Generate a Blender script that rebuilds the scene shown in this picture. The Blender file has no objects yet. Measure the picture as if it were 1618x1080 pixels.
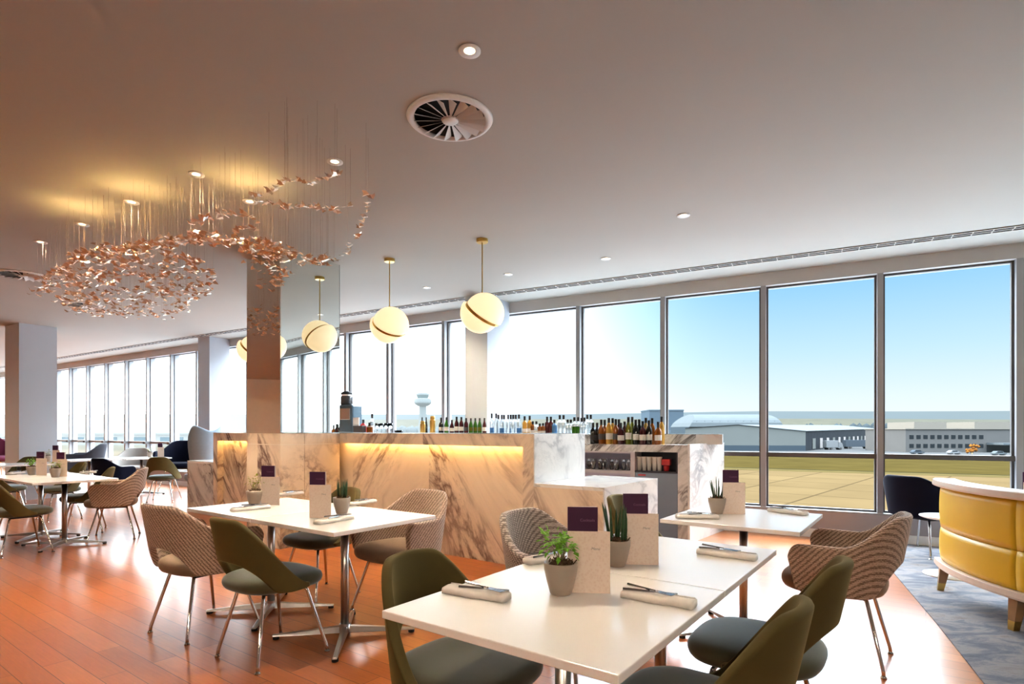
import bpy, bmesh, math, random
from mathutils import Vector, Matrix
rnd = random.Random(11)
sc = bpy.context.scene
COL = sc.collection
PI = math.pi
# ---------------------------------------------------------------- survey of the photograph
FPX, CXP, HYP, EYE = 900.0, 809.0, 680.0, 1.28
def fl(px, py, z=0.0):
    Y = FPX * (EYE - z) / (py - HYP)
    return Vector(((px - CXP) * Y / FPX, Y, z))
def dep(px, Y, py):
    return Vector(((px - CXP) * Y / FPX, Y, EYE - (py - HYP) * Y / FPX))
def ray_hit(O, D, px):
    """distance along O+sD at which the line crosses the sight line of a column px"""
    k = (px - CXP) / FPX
    return (k * O[1] - O[0]) / (D[0] - k * D[1])
def V2(v): return Vector((v[0], v[1], 0))
CEIL = 3.25
KS = 1.28 / 1.24

# ---------------------------------------------------------------- materials
MATS = {}
def new_mat(name):
    m = bpy.data.materials.new(name); m.use_nodes = True
    nt = m.node_tree
    b = nt.nodes['Principled BSDF']
    MATS[name] = m
    return m, nt, b
def N(nt, typ, **kw):
    n = nt.nodes.new(typ)
    for k, v in kw.items():
        if k.startswith('i_'):
            n.inputs[k[2:].replace('_', ' ')].default_value = v
        else:
            setattr(n, k, v)
    return n
def L(nt, a, b): nt.links.new(a, b)
def c4(c): return (c[0], c[1], c[2], 1.0)
def plain(name, col, rough=0.5, metal=0.0, var=0.08, scale=6.0, bump=0.0, bscale=200., sheen=0.0, coat=0.0, spec=0.5, trans=0.0, emis=None, estr=0.0, dim=1.0, sky_sheen=False):
    m, nt, b = new_mat(name)
    b.inputs['Roughness'].default_value = rough
    b.inputs['Metallic'].default_value = metal
    b.inputs['Specular IOR Level'].default_value = spec
    b.inputs['Sheen Weight'].default_value = sheen
    b.inputs['Sheen Roughness'].default_value = 0.4
    b.inputs['Sheen Tint'].default_value = c4([min(1, c * 5 + .08) for c in col[:3]])
    b.inputs['Coat Weight'].default_value = coat
    b.inputs['Transmission Weight'].default_value = trans
    if emis:
        b.inputs['Emission Color'].default_value = c4(emis); b.inputs['Emission Strength'].default_value = estr
    tc = N(nt, 'ShaderNodeTexCoord')
    no = N(nt, 'ShaderNodeTexNoise'); no.inputs['Scale'].default_value = scale; no.inputs['Detail'].default_value = 4
    L(nt, tc.outputs['Object'], no.inputs['Vector'])
    mr = N(nt, 'ShaderNodeMapRange'); mr.inputs['To Min'].default_value = 1 - var; mr.inputs['To Max'].default_value = 1 + var
    L(nt, no.outputs['Fac'], mr.inputs['Value'])
    mx = N(nt, 'ShaderNodeVectorMath', operation='SCALE'); mx.inputs[0].default_value = [c * dim for c in col[:3]]
    L(nt, mr.outputs['Result'], mx.inputs['Scale']); L(nt, mx.outputs['Vector'], b.inputs['Base Color'])
    if bump:
        n2 = N(nt, 'ShaderNodeTexNoise'); n2.inputs['Scale'].default_value = bscale
        L(nt, tc.outputs['Object'], n2.inputs['Vector'])
        bp = N(nt, 'ShaderNodeBump'); bp.inputs['Strength'].default_value = bump; bp.inputs['Distance'].default_value = 0.004
        L(nt, n2.outputs['Fac'], bp.inputs['Height']); L(nt, bp.outputs['Normal'], b.inputs['Normal'])
    if sky_sheen: b.inputs['Sheen Tint'].default_value = (.75, .9, 1, 1)
    return m
def ramp(nt, stops, interp='LINEAR'):
    r = N(nt, 'ShaderNodeValToRGB'); cr = r.color_ramp; cr.interpolation = interp
    while len(cr.elements) < len(stops): cr.elements.new(0.5)
    for e, (p, c) in zip(cr.elements, stops):
        e.position = p; e.color = c4(c)
    return r

M = {}
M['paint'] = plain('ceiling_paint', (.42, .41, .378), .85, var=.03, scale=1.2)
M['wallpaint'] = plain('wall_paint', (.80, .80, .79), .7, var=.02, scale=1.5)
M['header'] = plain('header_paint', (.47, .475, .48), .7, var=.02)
M['columnpaint'] = plain('column_paint', (.50, .54, .60), .7, var=.02)
M['leftwall'] = plain('cream_side_wall', (.86, .82, .72), .8, var=.05)
M['backwall'] = plain('warm_wall', (.72, .64, .54), .8, var=.1, scale=.8)
M['frame'] = plain('window_aluminium', (.30, .31, .33), .4, metal=.2, var=.03)
M['framedark'] = plain('window_gasket', (.09, .085, .085), .5, var=.05)
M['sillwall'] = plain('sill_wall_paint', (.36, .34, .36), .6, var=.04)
M['chrome'] = plain('polished_chrome', (.72, .70, .68), .13, metal=1, var=.02)
M['steel'] = plain('brushed_steel', (.62, .61, .60), .28, metal=1, var=.06, scale=40)
M['black'] = plain('black_rubber', (.015, .015, .015), .6)
M['brass'] = plain('brushed_brass', (.62, .42, .14), .28, metal=1, var=.06, scale=30)
M['laminate'] = plain('white_laminate', (.93, .915, .90), .20, var=.01, spec=.6, coat=.2)
M['tableedge'] = plain('laminate_edge', (.80, .74, .70), .4, var=.04)
M['olive'] = plain('olive_velvet', (.085, .068, .020), .8, var=.22, scale=9, bump=.15, bscale=500, sheen=.45)
M['oliveseat'] = plain('olive_velvet_seat', (.070, .070, .038), .78, var=.2, scale=8, bump=.15, bscale=500, sheen=.8, sky_sheen=True)  # bluer copy of the olive velvet, sky reflection put into tone and sheen
M['navy'] = plain('navy_velvet', (.004, .006, .020), .8, var=.2, scale=9, sheen=.05, spec=.2)
M['slate'] = plain('slate_fabric', (.045, .05, .065), .8, var=.15, sheen=.4)
M['greyfab'] = plain('warm_grey_fabric', (.42, .40, .38), .9, var=.08, scale=30)
M['bluegrey'] = plain('blue_grey_fabric', (.24, .31, .37), .85, var=.08, scale=20, sheen=.3)
M['plum'] = plain('plum_fabric', (.12, .015, .045), .8, var=.1)
M['taupe'] = plain('taupe_seat_fabric', (.20, .145, .105), .8, var=.12, scale=14, bump=.2, bscale=700, sheen=.6)
M['linen'] = plain('napkin_linen', (.86, .81, .76), .9, var=.05, scale=60, bump=.25, bscale=900)
M['cutlery'] = plain('cutlery_steel', (.5, .5, .51), .12, metal=1)
M['pot'] = plain('glazed_pot', (.46, .39, .32), .28, var=.1, scale=10, metal=.25, coat=.3)
M['soil'] = plain('bark_soil', (.12, .075, .045), .95, var=.6, scale=90, bump=1, bscale=120)
M['leaf'] = plain('bright_leaf', (.17, .42, .03), .45, var=.35, scale=40)
M['leafyellow'] = plain('yellow_green_leaf', (.30, .33, .05), .45, var=.3, scale=40)
M['leafdark'] = plain('snake_plant_leaf', (.035, .085, .035), .4, var=.45, scale=70)
M['stem'] = plain('plant_stem', (.30, .26, .16), .7)
M['purple'] = plain('purple_card', (.050, .006, .048), .5, var=.03)
M['whitecard'] = plain('white_paper', (.85, .83, .82), .7)
M['ink'] = plain('grey_ink', (.35, .30, .27), .7)
M['purpleink'] = plain('lilac_ink', (.22, .10, .19), .5)
M['yellow'] = plain('yellow_leather', (.72, .465, .022), .42, var=.1, scale=3, bump=.08, bscale=300, coat=.1)
M['palewood'] = plain('pale_oak', (.60, .44, .31), .4, var=.12, scale=12)
M['railwood'] = plain('limed_rail', (.72, .60, .50), .35, var=.06, scale=9)
M['legwood'] = plain('oak_leg', (.36, .21, .10), .4, var=.15, scale=18)
M['fridge'] = plain('blue_grey_door', (.16, .20, .26), .35, var=.04, coat=.2)
M['niche'] = plain('dark_niche', (.035, .033, .045), .5)
M['nicheback'] = plain('mauve_shelf_back', (.34, .31, .38), .5, var=.05)
M['shelfframe'] = plain('mauve_shelf_frame', (.42, .38, .40), .4, var=.03)
M['cup'] = plain('cream_cup', (.80, .74, .66), .6)
M['red'] = plain('red_plastic', (.45, .02, .02), .4)
M['coffee'] = plain('coffee_machine_body', (.10, .15, .19), .3, metal=.3)
M['smoke'] = plain('smoked_hopper', (.05, .05, .055), .2, coat=.5)
M['blackglass'] = plain('black_counter_mat', (.012, .012, .014), .3)
M['glassclear'] = plain('clear_glass', (.92, .96, .97), .03, trans=1.0, var=.0)
M['b_clear'] = plain('clear_bottle_glass', (.72, .80, .85), .08, trans=.75, var=.02)
M['b_blue'] = plain('blue_bottle_glass', (.10, .25, .48), .08, trans=.5, var=.05)
M['b_green'] = plain('green_bottle_glass', (.05, .17, .02), .1, trans=.3, var=.1)
M['b_olive'] = plain('olive_bottle_glass', (.16, .17, .02), .1, trans=.3, var=.1)
M['b_amber'] = plain('amber_spirit', (.28, .085, .012), .1, trans=.3, var=.15)
M['b_gold'] = plain('golden_spirit', (.62, .36, .07), .1, trans=.3, var=.15)
M['b_red'] = plain('dark_red_bottle', (.06, .012, .015), .12, var=.1)
M['b_black'] = plain('black_bottle', (.012, .012, .012), .12)
M['caps'] = plain('black_bottle_cap', (.012, .012, .014), .4)
M['paper'] = plain('cream_label', (.62, .58, .52), .7, var=.15, scale=60)
M['label_dark'] = plain('dark_label', (.05, .045, .045), .6)
M['copperglass'] = plain('copper_tinted_glass', (.88, .64, .44), .2, metal=.55, var=.25, scale=3, trans=.2)
M['clearshard'] = plain('clear_tinted_glass', (.88, .80, .72), .12, metal=.6, var=.15, scale=3)
M['wire'] = plain('fine_steel_wire', (.22, .17, .13), .7, spec=.1)
M['globe'] = plain('opal_glass', (.9, .82, .66), .35, var=.0, emis=(1.0, .78, .46), estr=0.56)
M['led'] = plain('led_strip', (1, .8, .5), .5, emis=(1.0, .62, .22), estr=19.0)
M['lampglow'] = plain('lamp_glow', (1, .9, .7), .5, emis=(1.0, .78, .48), estr=2.6)
M['ventblack'] = plain('vent_void', (.01, .009, .009), .8)
M['ventwhite'] = plain('vent_white_metal', (.70, .68, .66), .5, metal=.0)
# outdoors
M['concrete'] = None
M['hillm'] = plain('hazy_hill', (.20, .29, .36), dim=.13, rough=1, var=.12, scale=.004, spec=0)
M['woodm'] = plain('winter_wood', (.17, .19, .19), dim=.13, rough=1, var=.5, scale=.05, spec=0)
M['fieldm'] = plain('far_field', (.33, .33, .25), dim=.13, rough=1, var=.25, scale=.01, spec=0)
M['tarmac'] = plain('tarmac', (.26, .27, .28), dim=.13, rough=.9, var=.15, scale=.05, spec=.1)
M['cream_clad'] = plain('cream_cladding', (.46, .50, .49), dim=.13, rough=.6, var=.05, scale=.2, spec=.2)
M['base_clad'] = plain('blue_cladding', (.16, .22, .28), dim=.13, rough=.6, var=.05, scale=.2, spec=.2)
M['sideshade'] = plain('loading_bay_cladding', (.10, .115, .14), dim=.13, rough=.6, var=.3, scale=.4, spec=.2)  # dark tone stands in for shade on the warehouse side
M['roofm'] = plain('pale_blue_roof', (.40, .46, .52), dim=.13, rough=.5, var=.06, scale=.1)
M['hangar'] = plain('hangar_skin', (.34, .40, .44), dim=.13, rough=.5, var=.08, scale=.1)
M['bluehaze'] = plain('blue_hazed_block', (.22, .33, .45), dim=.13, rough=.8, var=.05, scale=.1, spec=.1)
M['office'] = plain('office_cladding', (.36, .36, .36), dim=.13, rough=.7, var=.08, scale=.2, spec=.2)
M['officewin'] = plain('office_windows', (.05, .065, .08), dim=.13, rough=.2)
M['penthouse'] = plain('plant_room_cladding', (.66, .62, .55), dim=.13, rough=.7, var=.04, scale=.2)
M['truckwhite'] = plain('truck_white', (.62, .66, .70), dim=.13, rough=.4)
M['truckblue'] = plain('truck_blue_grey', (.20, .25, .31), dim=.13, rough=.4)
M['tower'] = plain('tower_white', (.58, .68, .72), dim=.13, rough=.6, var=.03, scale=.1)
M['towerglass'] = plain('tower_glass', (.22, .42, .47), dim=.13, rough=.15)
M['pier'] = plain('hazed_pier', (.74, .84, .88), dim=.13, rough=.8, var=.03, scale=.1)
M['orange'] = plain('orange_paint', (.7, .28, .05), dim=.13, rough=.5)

def mat_floor():
    m, nt, b = new_mat('cherry_plank_floor')
    tc = N(nt, 'ShaderNodeTexCoord')
    mp = N(nt, 'ShaderNodeMapping'); mp.inputs['Rotation'].default_value = (0, 0, math.radians(36))
    L(nt, tc.outputs['Object'], mp.inputs['Vector'])
    br = N(nt, 'ShaderNodeTexBrick'); br.offset = .37; br.squash = 1
    br.inputs['Scale'].default_value = 1; br.inputs['Mortar Size'].default_value = .0022; br.inputs['Mortar Smooth'].default_value = .3
    br.inputs['Brick Width'].default_value = 1.15; br.inputs['Row Height'].default_value = .125
    br.inputs['Color1'].default_value = (.52, .175, .048, 1); br.inputs['Color2'].default_value = (.40, .122, .032, 1)
    br.inputs['Mortar'].default_value = (.13, .045, .018, 1)
    L(nt, mp.outputs['Vector'], br.inputs['Vector'])
    mp2 = N(nt, 'ShaderNodeMapping'); mp2.inputs['Scale'].default_value = (2.0, 26, 1)
    L(nt, mp.outputs['Vector'], mp2.inputs['Vector'])
    no = N(nt, 'ShaderNodeTexNoise'); no.inputs['Scale'].default_value = 3; no.inputs['Detail'].default_value = 6
    L(nt, mp2.outputs['Vector'], no.inputs['Vector'])
    mr = N(nt, 'ShaderNodeMapRange'); mr.inputs['To Min'].default_value = .78; mr.inputs['To Max'].default_value = 1.22
    L(nt, no.outputs['Fac'], mr.inputs['Value'])
    sx = N(nt, 'ShaderNodeVectorMath', operation='SCALE')
    L(nt, br.outputs['Color'], sx.inputs[0]); L(nt, mr.outputs['Result'], sx.inputs['Scale'])
    L(nt, sx.outputs['Vector'], b.inputs['Base Color'])
    b.inputs['Roughness'].default_value = .28
    b.inputs['Specular IOR Level'].default_value = .6
    b.inputs['Coat Weight'].default_value = .6; b.inputs['Coat Roughness'].default_value = .16
    bp = N(nt, 'ShaderNodeBump'); bp.inputs['Strength'].default_value = .15; bp.inputs['Distance'].default_value = .002
    L(nt, br.outputs['Fac'], bp.inputs['Height']); bp.invert = True
    L(nt, bp.outputs['Normal'], b.inputs['Normal'])
    return m
M['floor'] = mat_floor()
def mat_carpet():
    m, nt, b = new_mat('mottled_blue_carpet')
    tc = N(nt, 'ShaderNodeTexCoord')
    mp = N(nt, 'ShaderNodeMapping'); mp.inputs['Rotation'].default_value = (0, 0, .5); mp.inputs['Scale'].default_value = (1, 2.2, 1)
    L(nt, tc.outputs['Object'], mp.inputs['Vector'])
    no = N(nt, 'ShaderNodeTexNoise'); no.inputs['Scale'].default_value = 3.2; no.inputs['Detail'].default_value = 9; no.inputs['Roughness'].default_value = .7
    no.inputs['Distortion'].default_value = .6
    L(nt, mp.outputs['Vector'], no.inputs['Vector'])
    r = ramp(nt, [(.3, (.13, .145, .185)), (.47, (.23, .24, .275)), (.55, (.33, .32, .33)), (.7, (.23, .20, .195))])
    L(nt, no.outputs['Fac'], r.inputs['Fac']); L(nt, r.outputs['Color'], b.inputs['Base Color'])
    b.inputs['Roughness'].default_value = .95; b.inputs['Specular IOR Level'].default_value = .1
    n2 = N(nt, 'ShaderNodeTexNoise'); n2.inputs['Scale'].default_value = 300
    L(nt, tc.outputs['Object'], n2.inputs['Vector'])
    bp = N(nt, 'ShaderNodeBump'); bp.inputs['Strength'].default_value = .4; bp.inputs['Distance'].default_value = .004
    L(nt, n2.outputs['Fac'], bp.inputs['Height']); L(nt, bp.outputs['Normal'], b.inputs['Normal'])
    return m
M['carpet'] = mat_carpet()
def mat_marble(name, base, vein, rot=(.25, .92, .15), scale=1.0, rough=.16, dens=.5, shift=0.0, panel=1.25):
    m, nt, b = new_mat(name)
    tc = N(nt, 'ShaderNodeTexCoord')
    mp = N(nt, 'ShaderNodeMapping'); mp.inputs['Rotation'].default_value = rot
    mp.vector_type = 'TEXTURE'
    mp.inputs['Scale'].default_value = (2.3 / scale, 1.0 / scale, .62 / scale)
    # slabs are book matched: every second panel is a mirror image of its neighbour
    sx0 = N(nt, 'ShaderNodeSeparateXYZ'); L(nt, tc.outputs['Object'], sx0.inputs[0])
    sh0 = N(nt, 'ShaderNodeMath', operation='ADD'); sh0.inputs[1].default_value = shift; L(nt, sx0.outputs['X'], sh0.inputs[0])
    pp = N(nt, 'ShaderNodeMath', operation='PINGPONG'); pp.inputs[1].default_value = panel; L(nt, sh0.outputs[0], pp.inputs[0])
    cb0 = N(nt, 'ShaderNodeCombineXYZ'); L(nt, pp.outputs[0], cb0.inputs['X'])
    sn0 = N(nt, 'ShaderNodeMath', operation='SNAP'); L(nt, sh0.outputs[0], sn0.inputs[0]); sn0.inputs[1].default_value = panel
    sy0 = N(nt, 'ShaderNodeMath', operation='MULTIPLY_ADD'); L(nt, sn0.outputs[0], sy0.inputs[0]); sy0.inputs[1].default_value = .9; L(nt, sx0.outputs['Y'], sy0.inputs[2]); L(nt, sy0.outputs[0], cb0.inputs['Y']); L(nt, sx0.outputs['Z'], cb0.inputs['Z'])
    L(nt, cb0.outputs[0], mp.inputs['Vector'])
    w = N(nt, 'ShaderNodeTexNoise'); w.inputs['Scale'].default_value = 1.6; w.inputs['Detail'].default_value = 8; w.inputs['Roughness'].default_value = .6; w.inputs['Distortion'].default_value = .7
    L(nt, mp.outputs['Vector'], w.inputs['Vector'])
    # broad ridged veins
    a = N(nt, 'ShaderNodeMath', operation='SUBTRACT'); a.inputs[1].default_value = .5; L(nt, w.outputs['Fac'], a.inputs[0])
    ab = N(nt, 'ShaderNodeMath', operation='ABSOLUTE'); L(nt, a.outputs[0], ab.inputs[0])
    r1 = ramp(nt, [(0, (1, 1, 1)), (.014, (.8, .8, .8)), (.05, (.22, .22, .22)), (.12, (0, 0, 0))]); L(nt, ab.outputs[0], r1.inputs['Fac'])
    # patchiness of veining
    n2 = N(nt, 'ShaderNodeTexNoise'); n2.inputs['Scale'].default_value = .9; n2.inputs['Detail'].default_value = 3
    L(nt, mp.outputs['Vector'], n2.inputs['Vector'])
    r2 = ramp(nt, [(.38, (.05, .05, .05)), (.62, (1, 1, 1))]); L(nt, n2.outputs['Fac'], r2.inputs['Fac'])
    # fine veins
    n3 = N(nt, 'ShaderNodeTexNoise'); n3.inputs['Scale'].default_value = 5.5; n3.inputs['Detail'].default_value = 7; n3.inputs['Roughness'].default_value = .65; n3.inputs['Distortion'].default_value = .5
    L(nt, mp.outputs['Vector'], n3.inputs['Vector'])
    a3 = N(nt, 'ShaderNodeMath', operation='SUBTRACT'); a3.inputs[1].default_value = .5; L(nt, n3.outputs['Fac'], a3.inputs[0])
    ab3 = N(nt, 'ShaderNodeMath', operation='ABSOLUTE'); L(nt, a3.outputs[0], ab3.inputs[0])
    r3 = ramp(nt, [(0, (.42, .42, .42)), (.02, (.1, .1, .1)), (.05, (0, 0, 0))]); L(nt, ab3.outputs[0], r3.inputs['Fac'])
    ad = N(nt, 'ShaderNodeMath', operation='MAXIMUM'); L(nt, r1.outputs['Color'], ad.inputs[0]); L(nt, r3.outputs['Color'], ad.inputs[1])
    mu = N(nt, 'ShaderNodeMath', operation='MULTIPLY'); L(nt, ad.outputs[0], mu.inputs[0]); L(nt, r2.outputs['Color'], mu.inputs[1])
    mu2 = N(nt, 'ShaderNodeMath', operation='MULTIPLY'); L(nt, mu.outputs[0], mu2.inputs[0]); mu2.inputs[1].default_value = dens; mu2.use_clamp = True
    mx = N(nt, 'ShaderNodeMix', data_type='RGBA'); mx.inputs['A'].default_value = c4(base); mx.inputs['B'].default_value = c4(vein)
    L(nt, mu2.outputs[0], mx.inputs['Factor']); L(nt, mx.outputs['Result'], b.inputs['Base Color'])
    b.inputs['Roughness'].default_value = rough
    return m
M['marble'] = mat_marble('warm_veined_marble', (.77, .655, .53), (.19, .13, .115), dens=1.5, scale=1.0, shift=.45)
M['marblelit'] = mat_marble('lit_veined_marble', (.80, .79, .77), (.22, .23, .26), rot=(.4, .8, .6), dens=.9, scale=1.4)  # lit copy of the marble, window light put into its pale tone
M['marbletop'] = mat_marble('grey_veined_marble', (.62, .60, .58), (.13, .115, .11), rot=(.2, .7, .4), dens=1.3, scale=1.6)
def mat_mirror(name, col):
    m, nt, b = new_mat(name)
    b.inputs['Base Color'].default_value = c4(col); b.inputs['Metallic'].default_value = 1; b.inputs['Roughness'].default_value = .015
    return m
M['mirror'] = mat_mirror('clear_mirror', (.80, .83, .80))
M['bronzemirror'] = mat_mirror('bronze_mirror', (.80, .76, .68))
def mat_tweed(name, c1, c2, p=.0085, q=.014):
    m, nt, b = new_mat(name)
    tc = N(nt, 'ShaderNodeTexCoord')
    def wave(direction, per, dist):
        w = N(nt, 'ShaderNodeTexWave'); w.wave_type = 'BANDS'; w.bands_direction = direction
        w.inputs['Scale'].default_value = .314 / per; w.inputs['Distortion'].default_value = dist
        w.inputs['Detail'].default_value = 1; w.inputs['Detail Scale'].default_value = 3
        L(nt, tc.outputs['Object'], w.inputs['Vector']); return w
    w1 = wave('Z', p, 2.2); w2 = wave('DIAGONAL', q, 1.5)
    mu = N(nt, 'ShaderNodeMath', operation='MULTIPLY'); L(nt, w1.outputs['Fac'], mu.inputs[0]); L(nt, w2.outputs['Fac'], mu.inputs[1])
    no = N(nt, 'ShaderNodeTexNoise'); no.inputs['Scale'].default_value = 160; L(nt, tc.outputs['Object'], no.inputs['Vector'])
    ad = N(nt, 'ShaderNodeMath', operation='MULTIPLY_ADD'); L(nt, no.outputs['Fac'], ad.inputs[0]); ad.inputs[1].default_value = .5; L(nt, mu.outputs[0], ad.inputs[2])
    r = ramp(nt, [(.2, c2), (.75, c1)]); L(nt, ad.outputs[0], r.inputs['Fac']); L(nt, r.outputs['Color'], b.inputs['Base Color'])
    b.inputs['Roughness'].default_value = .9; b.inputs['Sheen Weight'].default_value = .35
    bp = N(nt, 'ShaderNodeBump'); bp.inputs['Strength'].default_value = .5; bp.inputs['Distance'].default_value = .004
    L(nt, ad.outputs[0], bp.inputs['Height']); L(nt, bp.outputs['Normal'], b.inputs['Normal'])
    return m
M['tweed'] = mat_tweed('brown_tweed', (.62, .47, .37), (.17, .112, .08))
M['tweedpale'] = mat_tweed('grey_tweed', (.52, .45, .40), (.16, .13, .115), p=.0095)
def mat_card():
    m, nt, b = new_mat('embossed_cream_card')
    tc = N(nt, 'ShaderNodeTexCoord')
    ck = N(nt, 'ShaderNodeTexVoronoi'); ck.inputs['Scale'].default_value = 110; L(nt, tc.outputs['Object'], ck.inputs['Vector'])
    r = ramp(nt, [(.1, (.82, .66, .56)), (.6, (.88, .74, .64))]); L(nt, ck.outputs['Distance'], r.inputs['Fac']); L(nt, r.outputs['Color'], b.inputs['Base Color'])
    b.inputs['Roughness'].default_value = .6
    return m
M['card'] = mat_card()
def mat_glass():
    m, nt, b = new_mat('window_glass'); nt.nodes.remove(b)
    out = nt.nodes['Material Output']
    tr = N(nt, 'ShaderNodeBsdfTransparent'); tr.inputs['Color'].default_value = (.95, .975, .98, 1)
    gl = N(nt, 'ShaderNodeBsdfGlossy'); gl.inputs['Roughness'].default_value = .0; gl.inputs['Color'].default_value = (.6, .65, .7, 1)
    ge = N(nt, 'ShaderNodeNewGeometry')
    dp = N(nt, 'ShaderNodeVectorMath', operation='DOT_PRODUCT'); L(nt, ge.outputs['Normal'], dp.inputs[0]); L(nt, ge.outputs['Incoming'], dp.inputs[1])
    ab = N(nt, 'ShaderNodeMath', operation='ABSOLUTE'); L(nt, dp.outputs['Value'], ab.inputs[0])
    om = N(nt, 'ShaderNodeMath', operation='SUBTRACT'); om.inputs[0].default_value = 1; L(nt, ab.outputs[0], om.inputs[1])
    pw = N(nt, 'ShaderNodeMath', operation='POWER'); L(nt, om.outputs[0], pw.inputs[0]); pw.inputs[1].default_value = 5
    fr = N(nt, 'ShaderNodeMath', operation='MULTIPLY_ADD'); L(nt, pw.outputs[0], fr.inputs[0]); fr.inputs[1].default_value = .5; fr.inputs[2].default_value = .0
    mx = N(nt, 'ShaderNodeMixShader'); L(nt, fr.outputs[0], mx.inputs[0]); L(nt, tr.outputs[0], mx.inputs[1]); L(nt, gl.outputs[0], mx.inputs[2])
    L(nt, mx.outputs[0], out.inputs['Surface'])
    return m
M['winglass'] = mat_glass()
def mat_apron():
    m, nt, b = new_mat('apron_concrete')
    tc = N(nt, 'ShaderNodeTexCoord')
    mp = N(nt, 'ShaderNodeMapping'); mp.inputs['Rotation'].default_value = (0, 0, math.radians(42))
    L(nt, tc.outputs['Object'], mp.inputs['Vector'])
    br = N(nt, 'ShaderNodeTexBrick'); br.offset = 0
    br.inputs['Scale'].default_value = 1; br.inputs['Brick Width'].default_value = 10; br.inputs['Row Height'].default_value = 10
    br.inputs['Mortar Size'].default_value = .22; br.inputs['Mortar Smooth'].default_value = .5
    br.inputs['Color1'].default_value = (.044, .032, .0165, 1); br.inputs['Color2'].default_value = (.040, .029, .0150, 1); br.inputs['Mortar'].default_value = (.024, .0175, .0095, 1)
    L(nt, mp.outputs['Vector'], br.inputs['Vector'])
    no = N(nt, 'ShaderNodeTexNoise'); no.inputs['Scale'].default_value = .08; no.inputs['Detail'].default_value = 8; L(nt, tc.outputs['Object'], no.inputs['Vector'])
    mr = N(nt, 'ShaderNodeMapRange'); mr.inputs['To Min'].default_value = .8; mr.inputs['To Max'].default_value = 1.2; L(nt, no.outputs['Fac'], mr.inputs['Value'])
    sx = N(nt, 'ShaderNodeVectorMath', operation='SCALE'); L(nt, br.outputs['Color'], sx.inputs[0]); L(nt, mr.outputs['Result'], sx.inputs['Scale'])
    L(nt, sx.outputs['Vector'], b.inputs['Base Color']); b.inputs['Roughness'].default_value = .9; b.inputs['Specular IOR Level'].default_value = .1
    return m
M['concrete'] = mat_apron()
M['bouncestrip'] = plain('pale_bounce_ground', (.25, .27, .29), .9, var=.05, scale=.1, spec=.1)  # light tone made to bounce daylight onto the ceiling
M['grass'] = plain('winter_grass', (.15, .115, .036), dim=.14, rough=1, var=.35, scale=.12, spec=0)
M['verge'] = plain('dry_verge', (.22, .175, .075), dim=.14, rough=1, var=.3, scale=.3, spec=0)
M['darkline'] = plain('dark_kerb_grass', (.06, .06, .03), dim=.14, rough=1, var=.3, scale=.4, spec=0)

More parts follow.
